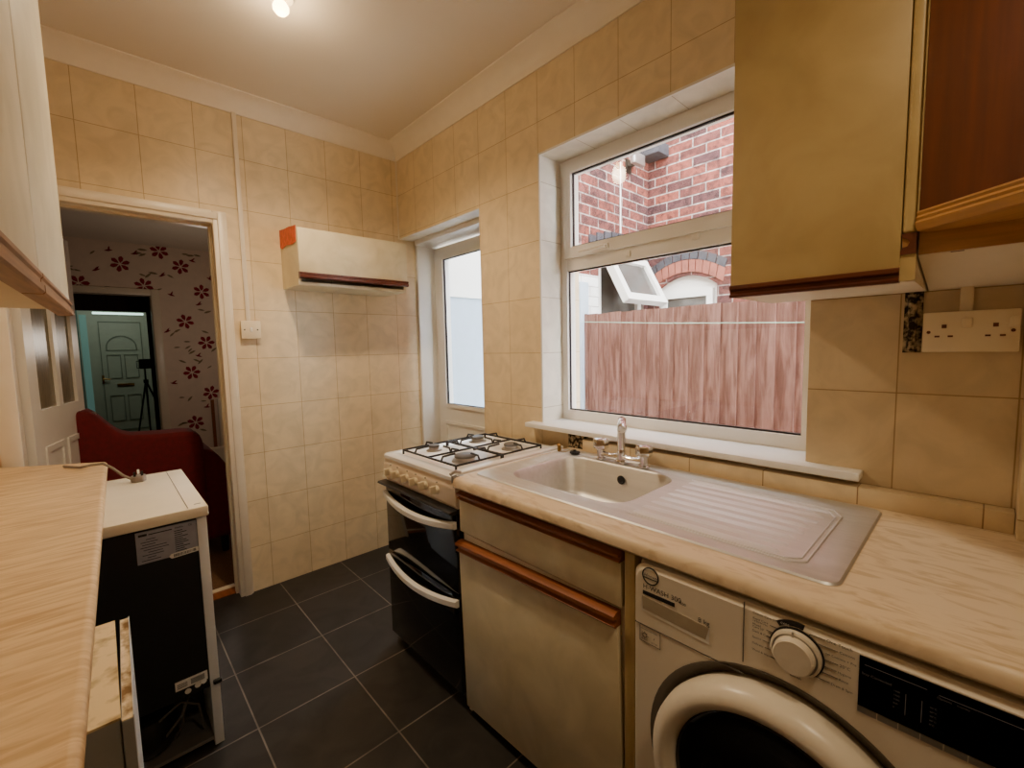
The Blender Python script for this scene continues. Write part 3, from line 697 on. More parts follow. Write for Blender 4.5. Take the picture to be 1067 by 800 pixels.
# double socket and trunking
so = thing('double_socket', 'white double wall socket below the red-brown cabinet', 'socket', (XW-.02, .03, 1.40))
obj('back_box', MB().box(XW-.031, XW, -.055, .107, 1.352, 1.446, bev=.002), M['socket'], so)
obj('face_plate', MB().box(XW-.038, XW-.030, -.0575, .1095, 1.349, 1.449, bev=.003), M['socket'], so)
sx = XW-.0385
for cy in (.070, -.018):
    ho = MB()
    for y, z, w, h in ((cy, 1.413, .0045, .009), (cy+.012, 1.388, .0075, .0045), (cy-.012, 1.388, .0075, .0045)):
        ho.box(sx-.0006, sx+.003, y-w, y+w, z-h/2, z+h/2) if h > w else ho.box(sx-.0006, sx+.003, y-w/1.6, y+w/1.6, z-h/2, z+h/2)
    obj('socket_holes', ho, M['mahog'], so, smooth=0)
for cy in (.030, -.048):
    obj('rocker_switch', MB().box(sx-.004, sx+.003, cy-.009, cy+.009, 1.408, 1.432, bev=.002), M['socket'], so)
obj('screw', MB().lathe([(.004, 0), (.004, .0015), (.001, .0015)], (sx, .098, 1.399), '-x', 12).lathe([(.004, 0), (.004, .0015), (.001, .0015)], (sx, -.046, 1.399), '-x', 12), M['mahog'], so)
tag(obj('socket_trunking', MB().box(XW-.016, XW, .022, .046, 1.448, 1.512, bev=.002), M['socket']), 'short white cable trunking running up from the double socket', 'trunking')

# ------------------------------------------------------------------ small wall cabinet on the back wall
sc = thing('wall_cabinet', 'small shallow cream wall cabinet left of the back door', 'wall cabinet', (1.15, YB, 1.75))
sx0_, sx1_ = .823, 1.474
obj('carcass', MB().box(sx0_, sx1_, 2.556, YB-.001, 1.748, 1.764).box(sx0_, sx1_, 2.556, YB-.001, 2.032, 2.048).box(sx0_, sx0_+.016, 2.556, YB-.001, 1.764, 2.032).box(sx1_-.016, sx1_, 2.556, YB-.001, 1.764, 2.032), M['cream'], sc)
sd = obj('door', MB().box(sx0_, sx1_+.002, 2.536, 2.554, 1.812, 2.05, bev=.0015), M['cream'], sc)
td = MB(); pt = [(2.554, 1.782), (2.534, 1.782), (2.528, 1.788), (2.528, 1.796), (2.534, 1.800), (2.530, 1.806), (2.530, 1.813), (2.536, 1.816), (2.554, 1.816)]
td.prism(pt, 0, sx0_, sx1_+.006)
obj('door_trim', td, M['mahog'], sd)
tpz = MB()
tpz.prism([(2.553, 2.062), (2.60, 2.066), (2.66, 2.075), (2.74, 2.078), (2.83, 2.088), (2.83, 2.04), (2.832, 1.99), (2.80, 1.976), (2.72, 1.984), (2.62, 1.972), (2.56, 1.978)], 0, sx0_-.003, sx0_-.0005)
tag(obj('tape_strip', tpz, M['tape']), 'torn orange tape strip on the side of the small wall cabinet', 'tape')

# light switch spur and conduit
sp = thing('light_switch', 'white fused switch on the tiled wall beside the doorway', 'switch', (.634, YB, 1.51))
obj('back_box', MB().box(.588, .680, YB-.024, YB, 1.466, 1.558, bev=.002), M['socket'], sp)
obj('face_plate', MB().box(.585, .683, YB-.031, YB-.023, 1.463, 1.561, bev=.003), M['socket'], sp)
obj('rocker', MB().box(.628, .640, YB-.035, YB-.030, 1.50, 1.525, bev=.0015), M['upvc'], sp)
obj('screw', MB().lathe([(.004, 0), (.004, .0015), (.001, .0015)], (.602, YB-.031, 1.512), '-y', 12).lathe([(.004, 0), (.004, .0015), (.001, .0015)], (.666, YB-.031, 1.512), '-y', 12), M['ink'], sp)
tag(obj('cable_conduit', MB().box(.616, .638, YB-.012, YB, 1.560, 2.678, bev=.002), M['gloss']), 'thin vertical white cable conduit above the light switch', 'conduit')

# ------------------------------------------------------------------ left run
lw = thing('worktop', 'pale wood-grain worktop along the left wall in the foreground', 'worktop', (-.35, 1, .925))
ZL = .925
lp = [(-.004, 2.586), (-.336, 2.80), (-.655, 2.80), (-.655, -1.2), (-.091, -1.2)]
def fsel(e):
    a, b = e.verts; return all(abs((v.co.x+.004)*(2.586+1.2)-(v.co.y-2.586)*(.087)) < 1e-3 for v in (a, b)) and abs(a.co.z-b.co.z) < 1e-6
obj('slab', MB().prism(lp, 2, ZL-.036, ZL, bev=.014, seg=5, sel=fsel), M['maple'], lw, smooth=60)
ob = thing('base_cabinet', 'old chipboard base cabinet under the left worktop beside the fridge', 'base cabinet', (-.3, 1.3, 0))
obj('carcass', MB().box(-.645, -.019, 1.085, 1.10, 0, .698).box(-.645, -.019, 1.10, 1.50, 0, .692), M['greyface'], ob)
obj('chipboard_top', MB().box(-.645, -.0185, 1.084, 1.503, .698, .703), M['chip'], ob, smooth=0)
lo = thing('cabinet_end_panel', 'white-faced chipboard panel with worn top edge in front of the fridge', 'panel', (0, 1.3, 0), (0, 0, math.radians(-1.2)))
obj('board', MB().box(-.0125, .0035, -.225, .20, 0, .70), M['chipedge'], lo, local=True, smooth=0)
obj('white_facing', MB().box(.0035, .005, -.225, .20, 0, .7035), M['fridgewhite'], lo, local=True, smooth=0)
obj('grey_facing', MB().box(-.0135, -.0125, -.225, .20, 0, .702).box(-.0125, .0035, -.2265, -.225, 0, .698), M['greyface'], lo, local=True, smooth=0)
obj('wall_batten', MB().box(-.655, -.60, -1.15, 1.0, ZL-.10, ZL-.036), M['carcass'], lw)
# left wall cabinet
lc = thing('wall_cabinet', 'cream wall cabinet on the left wall above the wood-grain worktop', 'wall cabinet', (-.038, 1.55, 1.505), (0, 0, -math.atan(.032)))
LX = -.042
obj('carcass', MB().box(XL+.075, LX-.02, -.4, 1.545, 1.512, 2.42), M['cream'], lc)
obj('underside', MB().box(XL+.075, LX-.02, -.4, 1.545, 1.500, 1.512), M['carcass'], lc)
def lt(y0, y1):
    x = LX+.004
    return MB().prism([(x-.026, 1.485), (x-.026, 1.5225), (x-.004, 1.5225), (x, 1.518), (x, 1.512), (x-.003, 1.509), (x-.003, 1.503), (x+.001, 1.499), (x+.001, 1.488), (x-.002, 1.485)], 1, y0, y1)
for (y0, y1) in ((-.395, -.012), (-.005, .508), (.515, 1.024), (1.034, 1.55)):
    d = obj('door', MB().box(LX-.018, LX, y0, y1, 1.520, 2.42, bev=.005, seg=3), M['cream'], lc)
    obj('door_trim', lt(y0, y1+(.006 if y1 > 1.5 else 0)), M['oakbrown'], d)

# ------------------------------------------------------------------ fridge, seen from behind
fg = thing('fridge', 'white under-counter fridge with its black back facing the room', 'fridge', (0, 2.1, 0))
FX0, FX1, FY0, FY1, FZ = -.262, .232, 1.79, 2.44, .872
obj('side', MB().box(FX1-.03, FX1-.002, FY0, FY1-.05, .006, FZ-.035, bev=.002), M['fridgewhite'], fg)
obj('side', MB().box(FX0+.002, FX0+.03, FY0, FY1-.05, .006, FZ-.035, bev=.002), M['fridgewhite'], fg)
tp_ = obj('top', MB().box(FX0, FX1+.004, FY0-.012, FY1, FZ-.036, FZ, bev=.005), M['fridgetop'], fg)
obj('top_groove', MB().box(FX1-.052, FX1-.050, FY0, FY1-.02, FZ-.001, FZ+.0006).box(FX1-.03, FX1-.012, FY0+.03, FY0+.034, FZ-.001, FZ+.0006), M['inkgrey'], fg)
obj('back_panel', MB().box(FX0+.03, FX1-.03, FY0+.006, FY0+.02, .225, FZ-.036), M['fridgeback'], fg)
obj('body', MB().box(FX0+.03, FX1-.03, FY0+.20, FY1-.05, .03, FZ-.036).box(FX0+.03, FX1-.03, FY0+.02, FY0+.20, .25, FZ-.036), M['fridgeback'], fg)
obj('door', MB().box(FX0, FX1, FY1-.05, FY1, .06, FZ-.036, bev=.006), M['fridgewhite'], fg)
rl = obj('rating_label', MB().box(.043, FX1-.031, FY0+.004, FY0+.0065, .722, .826), M['greylabel'], fg)
lb = MB()
yl = FY0+.0035
for i in range(11): lb.box(.140, .140+random.uniform(.02, .05), yl, yl+.001, .735+i*.0068, .7375+i*.0068)
for i in range(9): lb.box(.052+random.uniform(0, .02), .085+random.uniform(0, .04), yl, yl+.001, .730+i*.0085, .732+i*.0085)
lb.box(.075, .135, yl, yl+.001, .812, .815).box(.050, .071, yl, yl+.001, .811, .818)
obj('label_print', lb, M['ink'], fg, smooth=0)
text('label_lettering', [('R600a', (.142, yl, .812), .009), ('CE', (.178, yl, .812), .009)], M['ink'], fg, '-y')
def barcode(x0, x1, z0, z1, tilt):
    p = obj('barcode_sticker', MB().prism([(x0+.006, z0), (x1, z0+tilt), (x1, z1+tilt), (x0+.006, z1), (x0, (z0+z1)/2)], 1, FY0+.0025, FY0+.006), M['paper'], fg)
    b = MB(); x = x0+.012
    while x < x1-.008:
        w = random.choice((.0008, .0014, .002)); t = tilt*(x-x0)/(x1-x0)
        b.box(x, x+w, FY0+.002, FY0+.004, z0+.003+t, z1-.003+t); x += w+random.choice((.001, .0018))
    obj('barcode_bars', b, M['ink'], p, smooth=0)
barcode(.122, FX1-.031, .716, .731, .003)
ws = obj('warning_sticker', MB().box(.107, .197, FY0+.004, FY0+.0065, .258, .289), M['paper'], fg)
wsb = MB()
for i in range(14): wsb.box(.150+i*.0028, .1515+i*.0028, FY0+.0032, FY0+.005, .264, .283)
for i in range(3): wsb.box(.112, .140, FY0+.0032, FY0+.005, .265+i*.006, .267+i*.006)
obj('sticker_print', wsb, M['ink'], ws, smooth=0)
for x, z in ((.140, .243), (.168, .250), (.185, .255)):
    obj('round_sticker', MB().lathe([(.009, 0), (.009, .0015), (.001, .0015)], (x, FY0+.006, z), '-y', 20), M['paper'], fg)
obj('spacer', MB().box(FX1-.022, FX1+.004, FY0-.012, FY0+.004, .232, .247, bev=.004), M['black'], fg)
obj('compressor', MB().lathe([(.02, .035), (.07, .045), (.085, .08), (.085, .12), (.07, .16), (.03, .178), (.001, .18)], (.03, FY0+.11, 0), seg=24), M['black'], fg)
pw = MB()
pw.tube([(.10, FY0+.08, .05), (.12, FY0+.05, .10), (.13, FY0+.05, .18), (.11, FY0+.08, .235)], .004, 6)
pw.tube([(.05, FY0+.06, .06), (.09, FY0+.03, .12), (.12, FY0+.03, .15), (.16, FY0+.06, .235)], .005, 6)
pw.tube([(.06, FY0+.04, .16), (.12, FY0+.03, .20), (.17, FY0+.05, .15), (.18, FY0+.06, .05)], .004, 6)
obj('pipework', pw, M['inkgrey'], fg)
obj('base_tray', MB().box(FX0+.03, FX1-.03, FY0+.012, FY0+.20, .022, .034), M['alu'], fg)
for x in (FX0+.04, FX1-.04):
    for y in (FY0+.05, FY1-.1): obj('foot', MB().lathe([(.018, 0), (.018, .008), (.01, .01), (.01, .032)], (x, y, 0), seg=12), M['black'], fg)
# mains plug on top of the fridge
pg = thing('mains_plug', 'grey three-pin mains plug lying on top of the fridge', 'plug', (.083, 2.33, FZ))
px, py = .083, 2.33
obj('plug_body', MB().prism([(px-.024, py-.012), (px-.014, py-.028), (px+.014, py-.028), (px+.025, py-.012), (px+.025, py+.016), (px+.012, py+.024), (px-.012, py+.024), (px-.024, py+.016)], 2, FZ+.001, FZ+.024, bev=.004), pm('grey_plug_plastic', (128, 116, 108), .45, var=.06), pg)
for x, y, hh in ((px+.002, py+.012, .023), (px-.011, py-.010, .018), (px+.012, py-.010, .018)):
    obj('pin', MB().box(x-.004, x+.004, y-.0025, y+.0025, FZ+.023, FZ+.024+hh), M['chrome'] if hh > .02 else M['black'], pg)
obj('cord', MB().tube([(px-.02, py-.0, FZ+.014), (px-.045, py+.02, FZ+.03), (px-.075, py+.05, FZ+.062), (px-.10, py+.085, FZ+.078), (px-.135, py+.12, ZL+.020), (px-.17, py+.17, ZL+.008), (px-.22, py+.26, ZL+.006)], .005, 8), bpy.data.materials['grey_plug_plastic'], pg, smooth=80)

# ------------------------------------------------------------------ ceiling lamp
lm = thing('ceiling_spotlight', 'lit ceiling spotlight at the top edge of the picture', 'ceiling light', (.612, 1.93, HC))
obj('base', MB().lathe([(.052, 0), (.052, -.008), (.045, -.018), (.02, -.022), (.012, -.03), (.001, -.03)], (.612, 1.915, HC)), M['lampwhite'], lm)
obj('bulb', MB().lathe([(.012, -.03), (.022, -.036), (.029, -.05), (.028, -.062), (.018, -.074), (.001, -.077)], (.612, 1.915, HC)), M['bulb'], lm)

# ------------------------------------------------------------------ living room beyond the doorway
Y0, Y1 = YB+.12, 6.0
LZ = 2.52
struct('floor_living_room', MB().box(-1.9, 1.85, YB+.06, 10.3, -.1, -.002), M['carpet'], smooth=0)
struct('ceiling_living_room', MB().box(-1.9, 1.85, Y0, 10.3, LZ, LZ+.1), M['ceil'], smooth=0)
fw = struct('wall_far', MB().box(-1.9, -.165, Y1, Y1+.12, 0, LZ).box(.45, 1.85, Y1, Y1+.12, 0, LZ).box(-.165, .45, Y1, Y1+.12, 2.0, LZ), M['paperwall'], smooth=0)
struct('wall_living_near', MB().box(-1.9, XL-.12, YB, Y0, 0, LZ), M['paperwall'], smooth=0)
struct('wall_living_left', MB().box(-1.9, -1.8, Y0, Y1, 0, LZ), M['paperwall'], smooth=0)
struct('wall_living_right', MB().box(1.75, 1.85, Y0, Y1, 0, LZ), M['paperwall'], smooth=0)
fl, lf = MB(), MB()
def flower(x, z, r, a0):
    for k in range(6):
        a = a0+k*PI/3; ca, sa_ = math.cos(a), math.sin(a); pts = []
        for u, v in ((.12, 0), (.45, -.2), (.78, -.24), (1, 0), (.78, .24), (.45, .2)):
            pts.append((x+r*(u*ca-v*sa_), Y1-.0015, z+r*(u*sa_+v*ca)))
        fl.poly(pts)
def leaf(x, z, r, a, mb):
    ca, sa_ = math.cos(a), math.sin(a)
    mb.poly([(x+r*(u*ca-v*sa_), Y1-.0012, z+r*(u*sa_+v*ca)) for u, v in ((-1, 0), (-.3, .28), (.4, .24), (1, 0), (.4, -.2), (-.3, -.24))])
big = [(.228, 2.304), (.722, 2.328), (.894, 2.072), (.724, 1.739), (.901, 1.507), (.746, 1.179), (.909, .94), (.744, .619), (-.086, 2.088), (.40, 2.10), (-.30, 2.31), (1.13, 2.33), (1.1, 1.74), (1.12, 1.18), (.55, 2.53-.06)]
for x, z in big: flower(x, z, .082, random.random())
for x, z in [(.046, 2.228), (.558, 2.22), (.35, 2.42), (.83, 2.40), (.86, 1.93), (.56, 1.63), (.82, 1.36), (.58, 1.07), (.86, .78), (.15, 2.43), (1.02, 1.62), (1.03, 1.05), (.62, 2.02), (.98, 2.22)]:
    leaf(x, z, .035, random.uniform(-.5, .5), fl); leaf(x+.005, z+.015, .03, random.uniform(.5, 1.5), fl)
for i in range(150):
    x, z = random.uniform(-.5, 1.3), random.uniform(.3, 2.48)
    if -.18 < x < .53 and z < 2.06: continue
    if min(math.hypot(x-a, z-b) for a, b in big) < .1: continue
    leaf(x, z, random.uniform(.028, .042), random.uniform(-.6, .9), lf)
obj('flower_print', fl, M['petal'], fw, smooth=0, recalc=False); obj('leaf_print', lf, M['leafp'], fw, smooth=0, recalc=False)
af = MB()
af.box(.448, .518, Y1-.022, Y1, 0, 2.066, bev=.006).box(-.20, .448, Y1-.022, Y1, 2.0, 2.066, bev=.006).box(-.20, -.165, Y1-.022, Y1, 0, 2.0, bev=.006)
af.box(.443, .452, Y1, Y1+.13, 0, 2.0).box(-.165, -.155, Y1, Y1+.13, 0, 2.0)
struct('trim_far_architrave', af, M['gloss'])
struct('baseboard_far', MB().box(.52, 1.75, Y1-.018, Y1, 0, .14), M['gloss'])
tag(obj('wall_hanging', MB().box(-.262, -.205, 5.86, 5.88, .3, 2.0), M['greypaper']), 'strip of grey patterned drape left of the far doorway', 'drape')
# curtain in the far doorway
cu = MB(); bm = cu.bm; r0, r1 = [], []
for i in range(25):
    t = i/24; x = .425+.20*t; y = 6.42+.018*math.sin(t*PI*7)
    r0.append(bm.verts.new((x, y, .02))); r1.append(bm.verts.new((x, y, 2.12)))
for i in range(24): bm.faces.new([r0[i], r0[i+1], r1[i+1], r1[i]])
tag(obj('door_curtain', cu, M['curtain'], smooth=80), 'dark brown curtain hanging at the right of the far doorway', 'curtain')
# front room / hall beyond
struct('wall_hall_left', MB().box(-.75, -.65, Y1+.12, 10.2, 0, LZ), M['hallpaint'], smooth=0)
struct('wall_hall_right', MB().box(1.3, 1.4, Y1+.12, 10.2, 0, LZ), M['paperwall'], smooth=0)
YD = 9.95
struct('wall_hall_front', MB().box(-.75, 1.4, YD+.12, YD+.2, 0, LZ).box(-.75, -.20, YD, YD+.12, 0, LZ).box(.70, 1.4, YD, YD+.12, 0, LZ).box(-.20, .70, YD, YD+.12, 2.17, LZ), M['hallpaint'], smooth=0)  # first slab is an added backing that stops sky light round the door
hh = struct('wall_hall_header', MB().box(-.75, 1.3, 6.7, 6.8, 1.885, LZ), M['curtain'], smooth=0)
fd = struct_root('door_2', (.25, YD, 0))
obj('door_frame', MB().ring([(-.20, 0), (.70, 0), (.70, 2.17), (-.20, 2.17)], [(-.02, .001), (.62, .001), (.62, 2.06), (-.02, 2.06)], 1, YD, YD+.1), M['frontdoor'], fd)
obj('fanlight', MB().box(-.02, .62, YD-.004, YD, 2.068, 2.10), M['dayglow'], fd)
obj('side_light', MB().box(-.185, -.10, YD-.006, YD, .25, 2.05), emit('teal_sidelight', (140, 190, 180), .10), fd)
lfm = MB().box(-.02, .62, YD+.02, YD+.06, .003, 2.06)
obj('leaf', lfm, M['frontdoor'], fd)
pn = MB()
def pframe(x0, x1, z0, z1, t=.012): pn.ring([(x0, z0), (x1, z0), (x1, z1), (x0, z1)], [(x0+t, z0+t), (x1-t, z0+t), (x1-t, z1-t), (x0+t, z1-t)], 1, YD+.006, YD+.021)
pframe(.03, .57, .12, 1.95)
for x0, x1 in ((.10, .28), (.32, .50)): pframe(x0, x1, .28, .72); pframe(x0, x1, 1.0, 1.40)
arc = [(.10, 1.47), (.50, 1.47)]+[(.30+.20*math.cos(t), 1.52+.20*math.sin(t)) for t in [PI*i/12 for i in range(13)]]
cx_, cz_ = .30, 1.55
pn.ring(arc, [(cx_+(x-cx_)*.9, cz_+(z-cz_)*.9) for x, z in arc], 1, YD+.006, YD+.021)
obj('moulded_panel', pn, pm('door_moulding', (140, 150, 130), .5), fd)
obj('letterbox', MB().box(.20, .42, YD+.004, YD+.02, .86, .91, bev=.004), M['brass'], fd)
obj('door_handle', MB().box(.02, .05, YD+.0, YD+.02, .92, 1.06, bev=.004).tube([(.035, YD-.01, 1.0), (.035, YD-.03, 1.0), (.12, YD-.03, .99)], .01), M['brass'], fd)

# white glazed kitchen door, swung open into the living room
ang = math.atan2(.165, .70)
gd = struct_root('door_3', (dx0+.012, Y0+.03, 0), (0, 0, -ang))
LW = .70
gl = [(.10, .335), (.385, .605)]
st = MB()
st.box(-.0175, .0175, 0, LW, .01, 1.13).box(-.0175, .0175, 0, LW, 1.89, 2.05)
st.box(-.0175, .0175, 0, gl[0][0], 1.13, 1.89).box(-.0175, .0175, gl[0][1], gl[1][0], 1.13, 1.89).box(-.0175, .0175, gl[1][1], LW, 1.13, 1.89)
obj('door_leaf', st, M['upvc'], gd, local=True, smooth=0)
for a, b in gl:
    obj('pane', MB().box(-.003, .003, a, b, 1.13, 1.89), M['oldglass'], gd, local=True)
    obj('moulded_panel', MB().ring([(a, .25), (b, .25), (b, .95), (a, .95)], [(a+.03, .28), (b-.03, .28), (b-.03, .92), (a+.03, .92)], 0, .014, .024), M['upvc'], gd, local=True)
obj('door_handle', MB().lathe([(.026, 0), (.026, .005), (.01, .008), (.01, .03), (.024, .036), (.026, .05), (.016, .06), (.001, .061)], (.0175, LW-.055, 1.03), 'x', 20), M['chrome'], gd, local=True)

# sofa
so_ = thing('sofa', 'deep red fabric sofa beyond the doorway', 'sofa', (.2, 3.9, 0))
bk = [(-.55, .12), (-.55, .80), (-.40, .92), (-.24, .98), (-.17, 1.02), (-.13, 1.06), (-.09, 1.075), (-.05, 1.06), (-.005, 1.0), (.05, .93), (.10, .90), (.25, .888), (.40, .885), (.44, .868), (.462, .83), (.468, .78), (.468, .12)]
obj('backrest', MB().prism(bk, 1, 3.50, 3.74, bev=.03, seg=4), M['sofa'], so_, smooth=50)
ap = [(.40, .12), (.40, .70), (.44, .745), (.49, .75), (.54, .71), (.60, .61), (.63, .53), (.635, .45), (.615, .12)]
obj('armrest', MB().prism(ap, 1, 3.53, 4.35, bev=.03, seg=4), M['sofa'], so_, smooth=50)
obj('armrest', MB().prism([(x*-1-.15, z) for x, z in ap], 1, 3.53, 4.35, bev=.03, seg=4), M['sofa'], so_, smooth=50)
obj('seat', MB().box(-.56, .41, 3.72, 4.40, .14, .46, bev=.05, seg=4), M['sofa'], so_, smooth=60)
for x in (-.65, .56):
    for y in (3.6, 4.25): obj('foot', MB().lathe([(.02, 0), (.026, .06), (.026, .13)], (x, y, -.002), seg=14), M['black'], so_)
# tripod with camera
tr = thing('camera_tripod', 'black camera on a tripod standing before the far front door', 'tripod', (.48, 8.5, 0))
for a in (-2.2, -.3, 1.5):
    obj('leg', MB().tube([(.492, 8.5, 1.0), (.492+.33*math.cos(a), 8.5+.33*math.sin(a), 0)], [.014, .009], 8), M['black'], tr)
obj('column', MB().tube([(.492, 8.5, .86), (.492, 8.5, 1.18)], .011, 10).lathe([(.03, 0), (.03, .05)], (.492, 8.5, .97), seg=12), M['black'], tr)
obj('camera_body', MB().box(.43, .60, 8.46, 8.54, 1.18, 1.325, bev=.01).ring([(.40, 1.19), (.43, 1.19), (.43, 1.30), (.40, 1.30)], [(.406, 1.20), (.43, 1.20), (.43, 1.29), (.406, 1.29)], 1, 8.49, 8.51), M['black'], tr)
# radiator and pipe
rd = thing('radiator', 'white panel radiator on the floral wall behind the sofa', 'radiator', (1.1, 5.9, .3))
rm = MB().box(.955, 1.74, 5.93, 5.975, .30, .87, bev=.008)
for i in range(14): rm.box(.98+i*.055, 1.005+i*.055, 5.922, 5.932, .34, .84, bev=.004)
obj('panel', rm, M['gloss'], rd)
obj('bracket', MB().box(1.1, 1.14, 5.97, 6.0, .4, .8).box(1.5, 1.54, 5.97, 6.0, .4, .8), M['gloss'], rd)
tag(obj('brown_batten', MB().box(.895, .925, 5.97, 6.0, .28, .86), M['oakred']), 'short upright brown batten on the floral wall beside the radiator', 'batten')
tag(obj('low_box', MB().box(.80, 1.03, 5.80, 5.90, .0, .33), M['gloss']), 'low white box standing below the radiator behind the sofa', 'box')

# ------------------------------------------------------------------ outside the window
struct('ground_yard', MB().box(XW+.3, 8, -2.5, 7, -.25, -.15), M['slab'], smooth=0)
fn = thing('garden_fence', 'red-stained close-board fence outside the window', 'fence', (2.7, 1.2, -.15))
fb = MB(); y = -.2
while y < 2.06:
    w = .098; ztop = 1.617+random.uniform(-.004, .004)
    fb.prism([(2.70, y), (2.712, y), (2.722, y+w+.012), (2.712, y+w+.012)], 2, -.15, ztop); y += w
obj('board_panel', fb, M['fence'], fn, smooth=0)
obj('rail', MB().box(2.724, 2.765, -.2, 2.06, .20, .29).box(2.724, 2.765, -.2, 2.06, 1.25, 1.34), M['fence'], fn)
obj('post', MB().box(2.66, 2.76, 2.075, 2.112, -.15, 1.86, bev=.004), M['render'], fn)
tag(obj('washing_line', MB().tube([(2.66, -.2, 1.462), (2.66, .65, 1.478), (2.66, 1.4, 1.515), (2.66, 2.06, 1.56)], .0025, 6), M['string']), 'thin green line strung along the fence outside', 'line')
nh = thing('brick_house', 'red brick neighbouring house beyond the garden fence', 'house', (3.7, 2.12, -.15))
XN, YR = 3.70, 2.12
nw0, nw1 = 1.50, 2.03
# wall facing us, with an arched window hole
bw = MB()
bw.box(XN, XN+.25, -2.5, nw0, -.15, 5.5).box(XN, XN+.25, nw1, YR+.25, -.15, 5.5)
ac = (nw0+nw1)/2; hw = (nw1-nw0)/2
def arch_z(y, rise=.10, spring=1.862): return spring+rise*(1-((y-ac)/hw)**2)
n = 12
top = [(nw0+(nw1-nw0)*i/n, arch_z(nw0+(nw1-nw0)*i/n)) for i in range(n+1)]
bw.prism(top+[(nw1, 5.5), (nw0, 5.5)], 0, XN, XN+.25)
bw.box(XN, XN+.25, nw0, nw1, -.15, 1.05)
obj('side_wall', bw, M['brick_y'], nh, smooth=0)
# arch bricks
def archband(z_off, hgt, cnt, mm, name):
    mb = MB()
    for i in range(cnt):
        u0, u1 = (i+.06)/cnt, (i+.94)/cnt; P = []
        for u, k in ((u0, 0), (u1, 0), (u1, 1), (u0, 1)):
            yy = ac+(2*u-1)*(hw+.05+k*.02+z_off*.1); zz = 1.86+.115*(1-(2*u-1)**2)+z_off+k*hgt
            P.append((yy, zz))
        mb.prism(P, 0, XN-.012, XN+.05)
    obj(name, mb, mm, nh, smooth=0)
archband(.012, .10, 11, M['archbrick'], 'arch_brick'); archband(.118, .065, 9, M['bluebrick'], 'arch_cap_brick')
obj('window_frame', MB().prism([(nw0-.0, 1.0)]+[(y_, z_) for y_, z_ in top]+[(nw1, 1.0)], 0, XN+.05, XN+.06), M['upvc'], nh, smooth=0)
obj('window_casement', MB().ring([(nw0+.04, 1.05), (nw1-.04, 1.05), (nw1-.04, 1.83), (nw0+.04, 1.83)], [(nw0+.09, 1.12), (nw1-.09, 1.12), (nw1-.09, 1.775), (nw0+.09, 1.775)], 0, XN+.01, XN+.05), M['upvc'], nh)
obj('window_pane', MB().box(XN+.03, XN+.049, nw0+.09, nw1-.09, 1.12, 1.775), pm('dim_window_glass', (84, 82, 78), .15, var=.25, scale=5, src='Position'), nh)
# return wall, facing along the yard
rw0, rw1, rzt = 2.95, 3.62, 2.12
rw = MB().box(2.66, rw0, YR, YR+.25, 1.93, 5.5).box(rw1, XN, YR, YR+.25, -.15, 5.5).box(rw0, rw1, YR, YR+.25, rzt, 5.5)
obj('return_wall', rw, M['brick_x'], nh, smooth=0)
obj('painted_brickwork', MB().box(2.66, rw0, YR, YR+.25, -.15, 1.93).box(rw0, rw1, YR, YR+.25, -.15, 1.0), M['painted_brick'], nh, smooth=0)
ab = MB()
for i in range(9):
    t = i/8; x = 2.86+.80*t; z = 2.135+.07*(1-(2*t-1)**2)
    ab.box(x-.042, x+.042, YR-.014, YR+.02, z, z+.10)
obj('blue_arch_brick', ab, M['bluebrick'], nh, smooth=0)
wf = obj('window_frame', MB().ring([(rw0, 1.0), (rw1, 1.0), (rw1, rzt), (rw0, rzt)], [(rw0+.06, 1.06), (rw1-.06, 1.06), (rw1-.06, rzt-.06), (rw0+.06, rzt-.06)], 1, YR+.02, YR+.09), M['upvc'], nh)
obj('window_pane', MB().box(rw0+.06, rw1-.06, YR+.05, YR+.06, 1.06, rzt-.06), bpy.data.materials['dim_window_glass'], nh)
sh = MB().ring([(rw0+.03, -.43), (rw1-.03, -.43), (rw1-.03, 0), (rw0+.03, 0)], [(rw0+.10, -.37), (rw1-.10, -.37), (rw1-.10, -.06), (rw0+.10, -.06)], 1, -.03, .03)
ssh = obj('open_sash', sh, M['upvc'], nh, local=True)
ssh.location = (-3.7, YR-.03-2.12, rzt-.02+.15); ssh.rotation_euler = (math.radians(-28), 0, 0)
obj('sash_pane', MB().box(rw0+.10, rw1-.10, -.004, .004, -.37, -.06), bpy.data.materials['dim_window_glass'], ssh, local=True)
fl_ = thing('floodlight', 'grey floodlight mounted on the brick wall outside', 'floodlight', (3.36, YR, 2.90))
obj('lamp_head', MB().box(3.29, 3.45, YR-.12, YR-.07, 2.86, 2.95, bev=.01), M['alu'], fl_)
obj('bracket', MB().box(3.35, 3.39, YR-.08, YR-.0005, 2.87, 2.90).box(3.33, 3.41, YR-.012, YR-.0005, 2.82, 2.93), M['black'], fl_)
tag(obj('outdoor_cable', MB().tube([(3.25, YR-.007, 2.88), (3.25, YR-.007, 2.25)], .006, 6), M['lampwhite']), 'white cable running down the brick wall from the floodlight', 'cable')
gu = thing('gutter', 'short black gutter end in the brick corner outside', 'gutter', (3.6, YR, 3.1))
obj('channel', MB().box(3.52, XN-.001, YR-.20, YR-.001, 2.98, 3.08, bev=.01), M['bluebrick'], gu)
# white wall added behind the back door, stands for the glass's frosted reflection
lt_ = thing('reflection_wall', 'white wall added to stand for the reflection in the back door glass', 'backing wall', (2.3, 2.97, -.15))
obj('wall', MB().box(XW+.302, 2.90, 2.965, 3.06, -.15, 1.80), M['render'], lt_, smooth=0)  # cool tone of the reflection put into the wall colour
obj('upper_wall_band', MB().box(XW+.302, 2.90, 2.95, 3.06, 1.80, 1.83).box(XW+.302, 2.90, 2.96, 3.06, 1.83, 2.7), M['upvc'], lt_, smooth=0)  # whiter upper part for the brighter top of that reflection

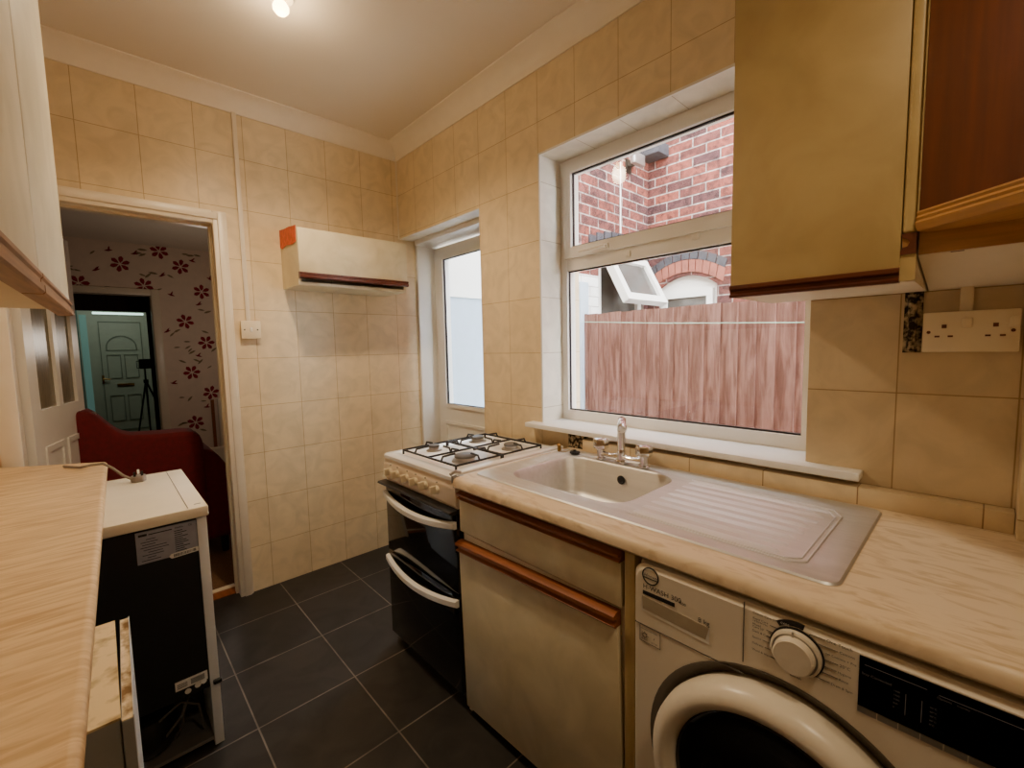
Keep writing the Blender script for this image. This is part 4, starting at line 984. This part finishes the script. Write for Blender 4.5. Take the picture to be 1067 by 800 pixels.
# ------------------------------------------------------------------ lights and world
w = bpy.data.worlds.new('overcast_sky'); bpy.context.scene.world = w; w.use_nodes = True
bgn = w.node_tree.nodes['Background']; bgn.inputs[0].default_value = (.93, .97, 1.0, 1); bgn.inputs[1].default_value = 17
def light(name, typ, loc, power, col, size=.1, rot=(0, 0, 0), **k):
    l = bpy.data.lights.new(name, typ); l.energy = power; l.color = col
    if typ == 'AREA': l.size = size
    elif typ != 'SUN': l.shadow_soft_size = size
    for a, v in k.items(): setattr(l, a, v)
    o = bpy.data.objects.new(name, l); C.objects.link(o); o.location = loc; o.rotation_euler = rot; return o
light('ceiling_bulb_glow', 'POINT', (.612, 1.915, HC-.13), 3, (1, .74, .44), .05)
light('ceiling_bulb_light', 'SPOT', (.612, 1.915, HC-.10), 58, (1, .76, .48), .05, spot_size=math.radians(150), spot_blend=.8)
light('rear_fill_light', 'SPOT', (.45, -.35, HC-.12), 30, (1, .78, .50), .06, spot_size=math.radians(154), spot_blend=.7)  # added fill light behind the camera, not a modelled bulb
light('living_room_fill', 'POINT', (.75, 4.7, 1.5), 4.2, (1, .85, .7), .1)  # added fill, set low so this room's ceiling stays dark
light('hall_fill', 'POINT', (.2, 8.9, 2.2), 5, (.9, 1, .92), .1)  # added cool fill, the hall has no lamp of its own

# ------------------------------------------------------------------ camera
yaw, pitch, roll, fpx = .751590949, -.0838872182, -.0216242796, 459.021436
f = Vector((math.sin(yaw)*math.cos(pitch), math.cos(yaw)*math.cos(pitch), math.sin(pitch)))
r = Vector((math.cos(yaw), -math.sin(yaw), 0)); u = r.cross(f)
r2 = math.cos(roll)*r+math.sin(roll)*u; u2 = -math.sin(roll)*r+math.cos(roll)*u
cd = bpy.data.cameras.new('camera'); cam = bpy.data.objects.new('camera', cd); C.objects.link(cam)
cam.matrix_world = Matrix(((r2.x, u2.x, -f.x, 0), (r2.y, u2.y, -f.y, 0), (r2.z, u2.z, -f.z, 1.385), (0, 0, 0, 1)))
cd.sensor_width = 36; cd.sensor_fit = 'HORIZONTAL'; cd.lens = fpx/1067*36; cd.clip_start = .01
sc_ = bpy.context.scene; sc_.camera = cam
sc_.view_settings.view_transform = 'AgX'
sc_.view_settings.look = 'AgX - Base Contrast'
sc_.view_settings.exposure = .3
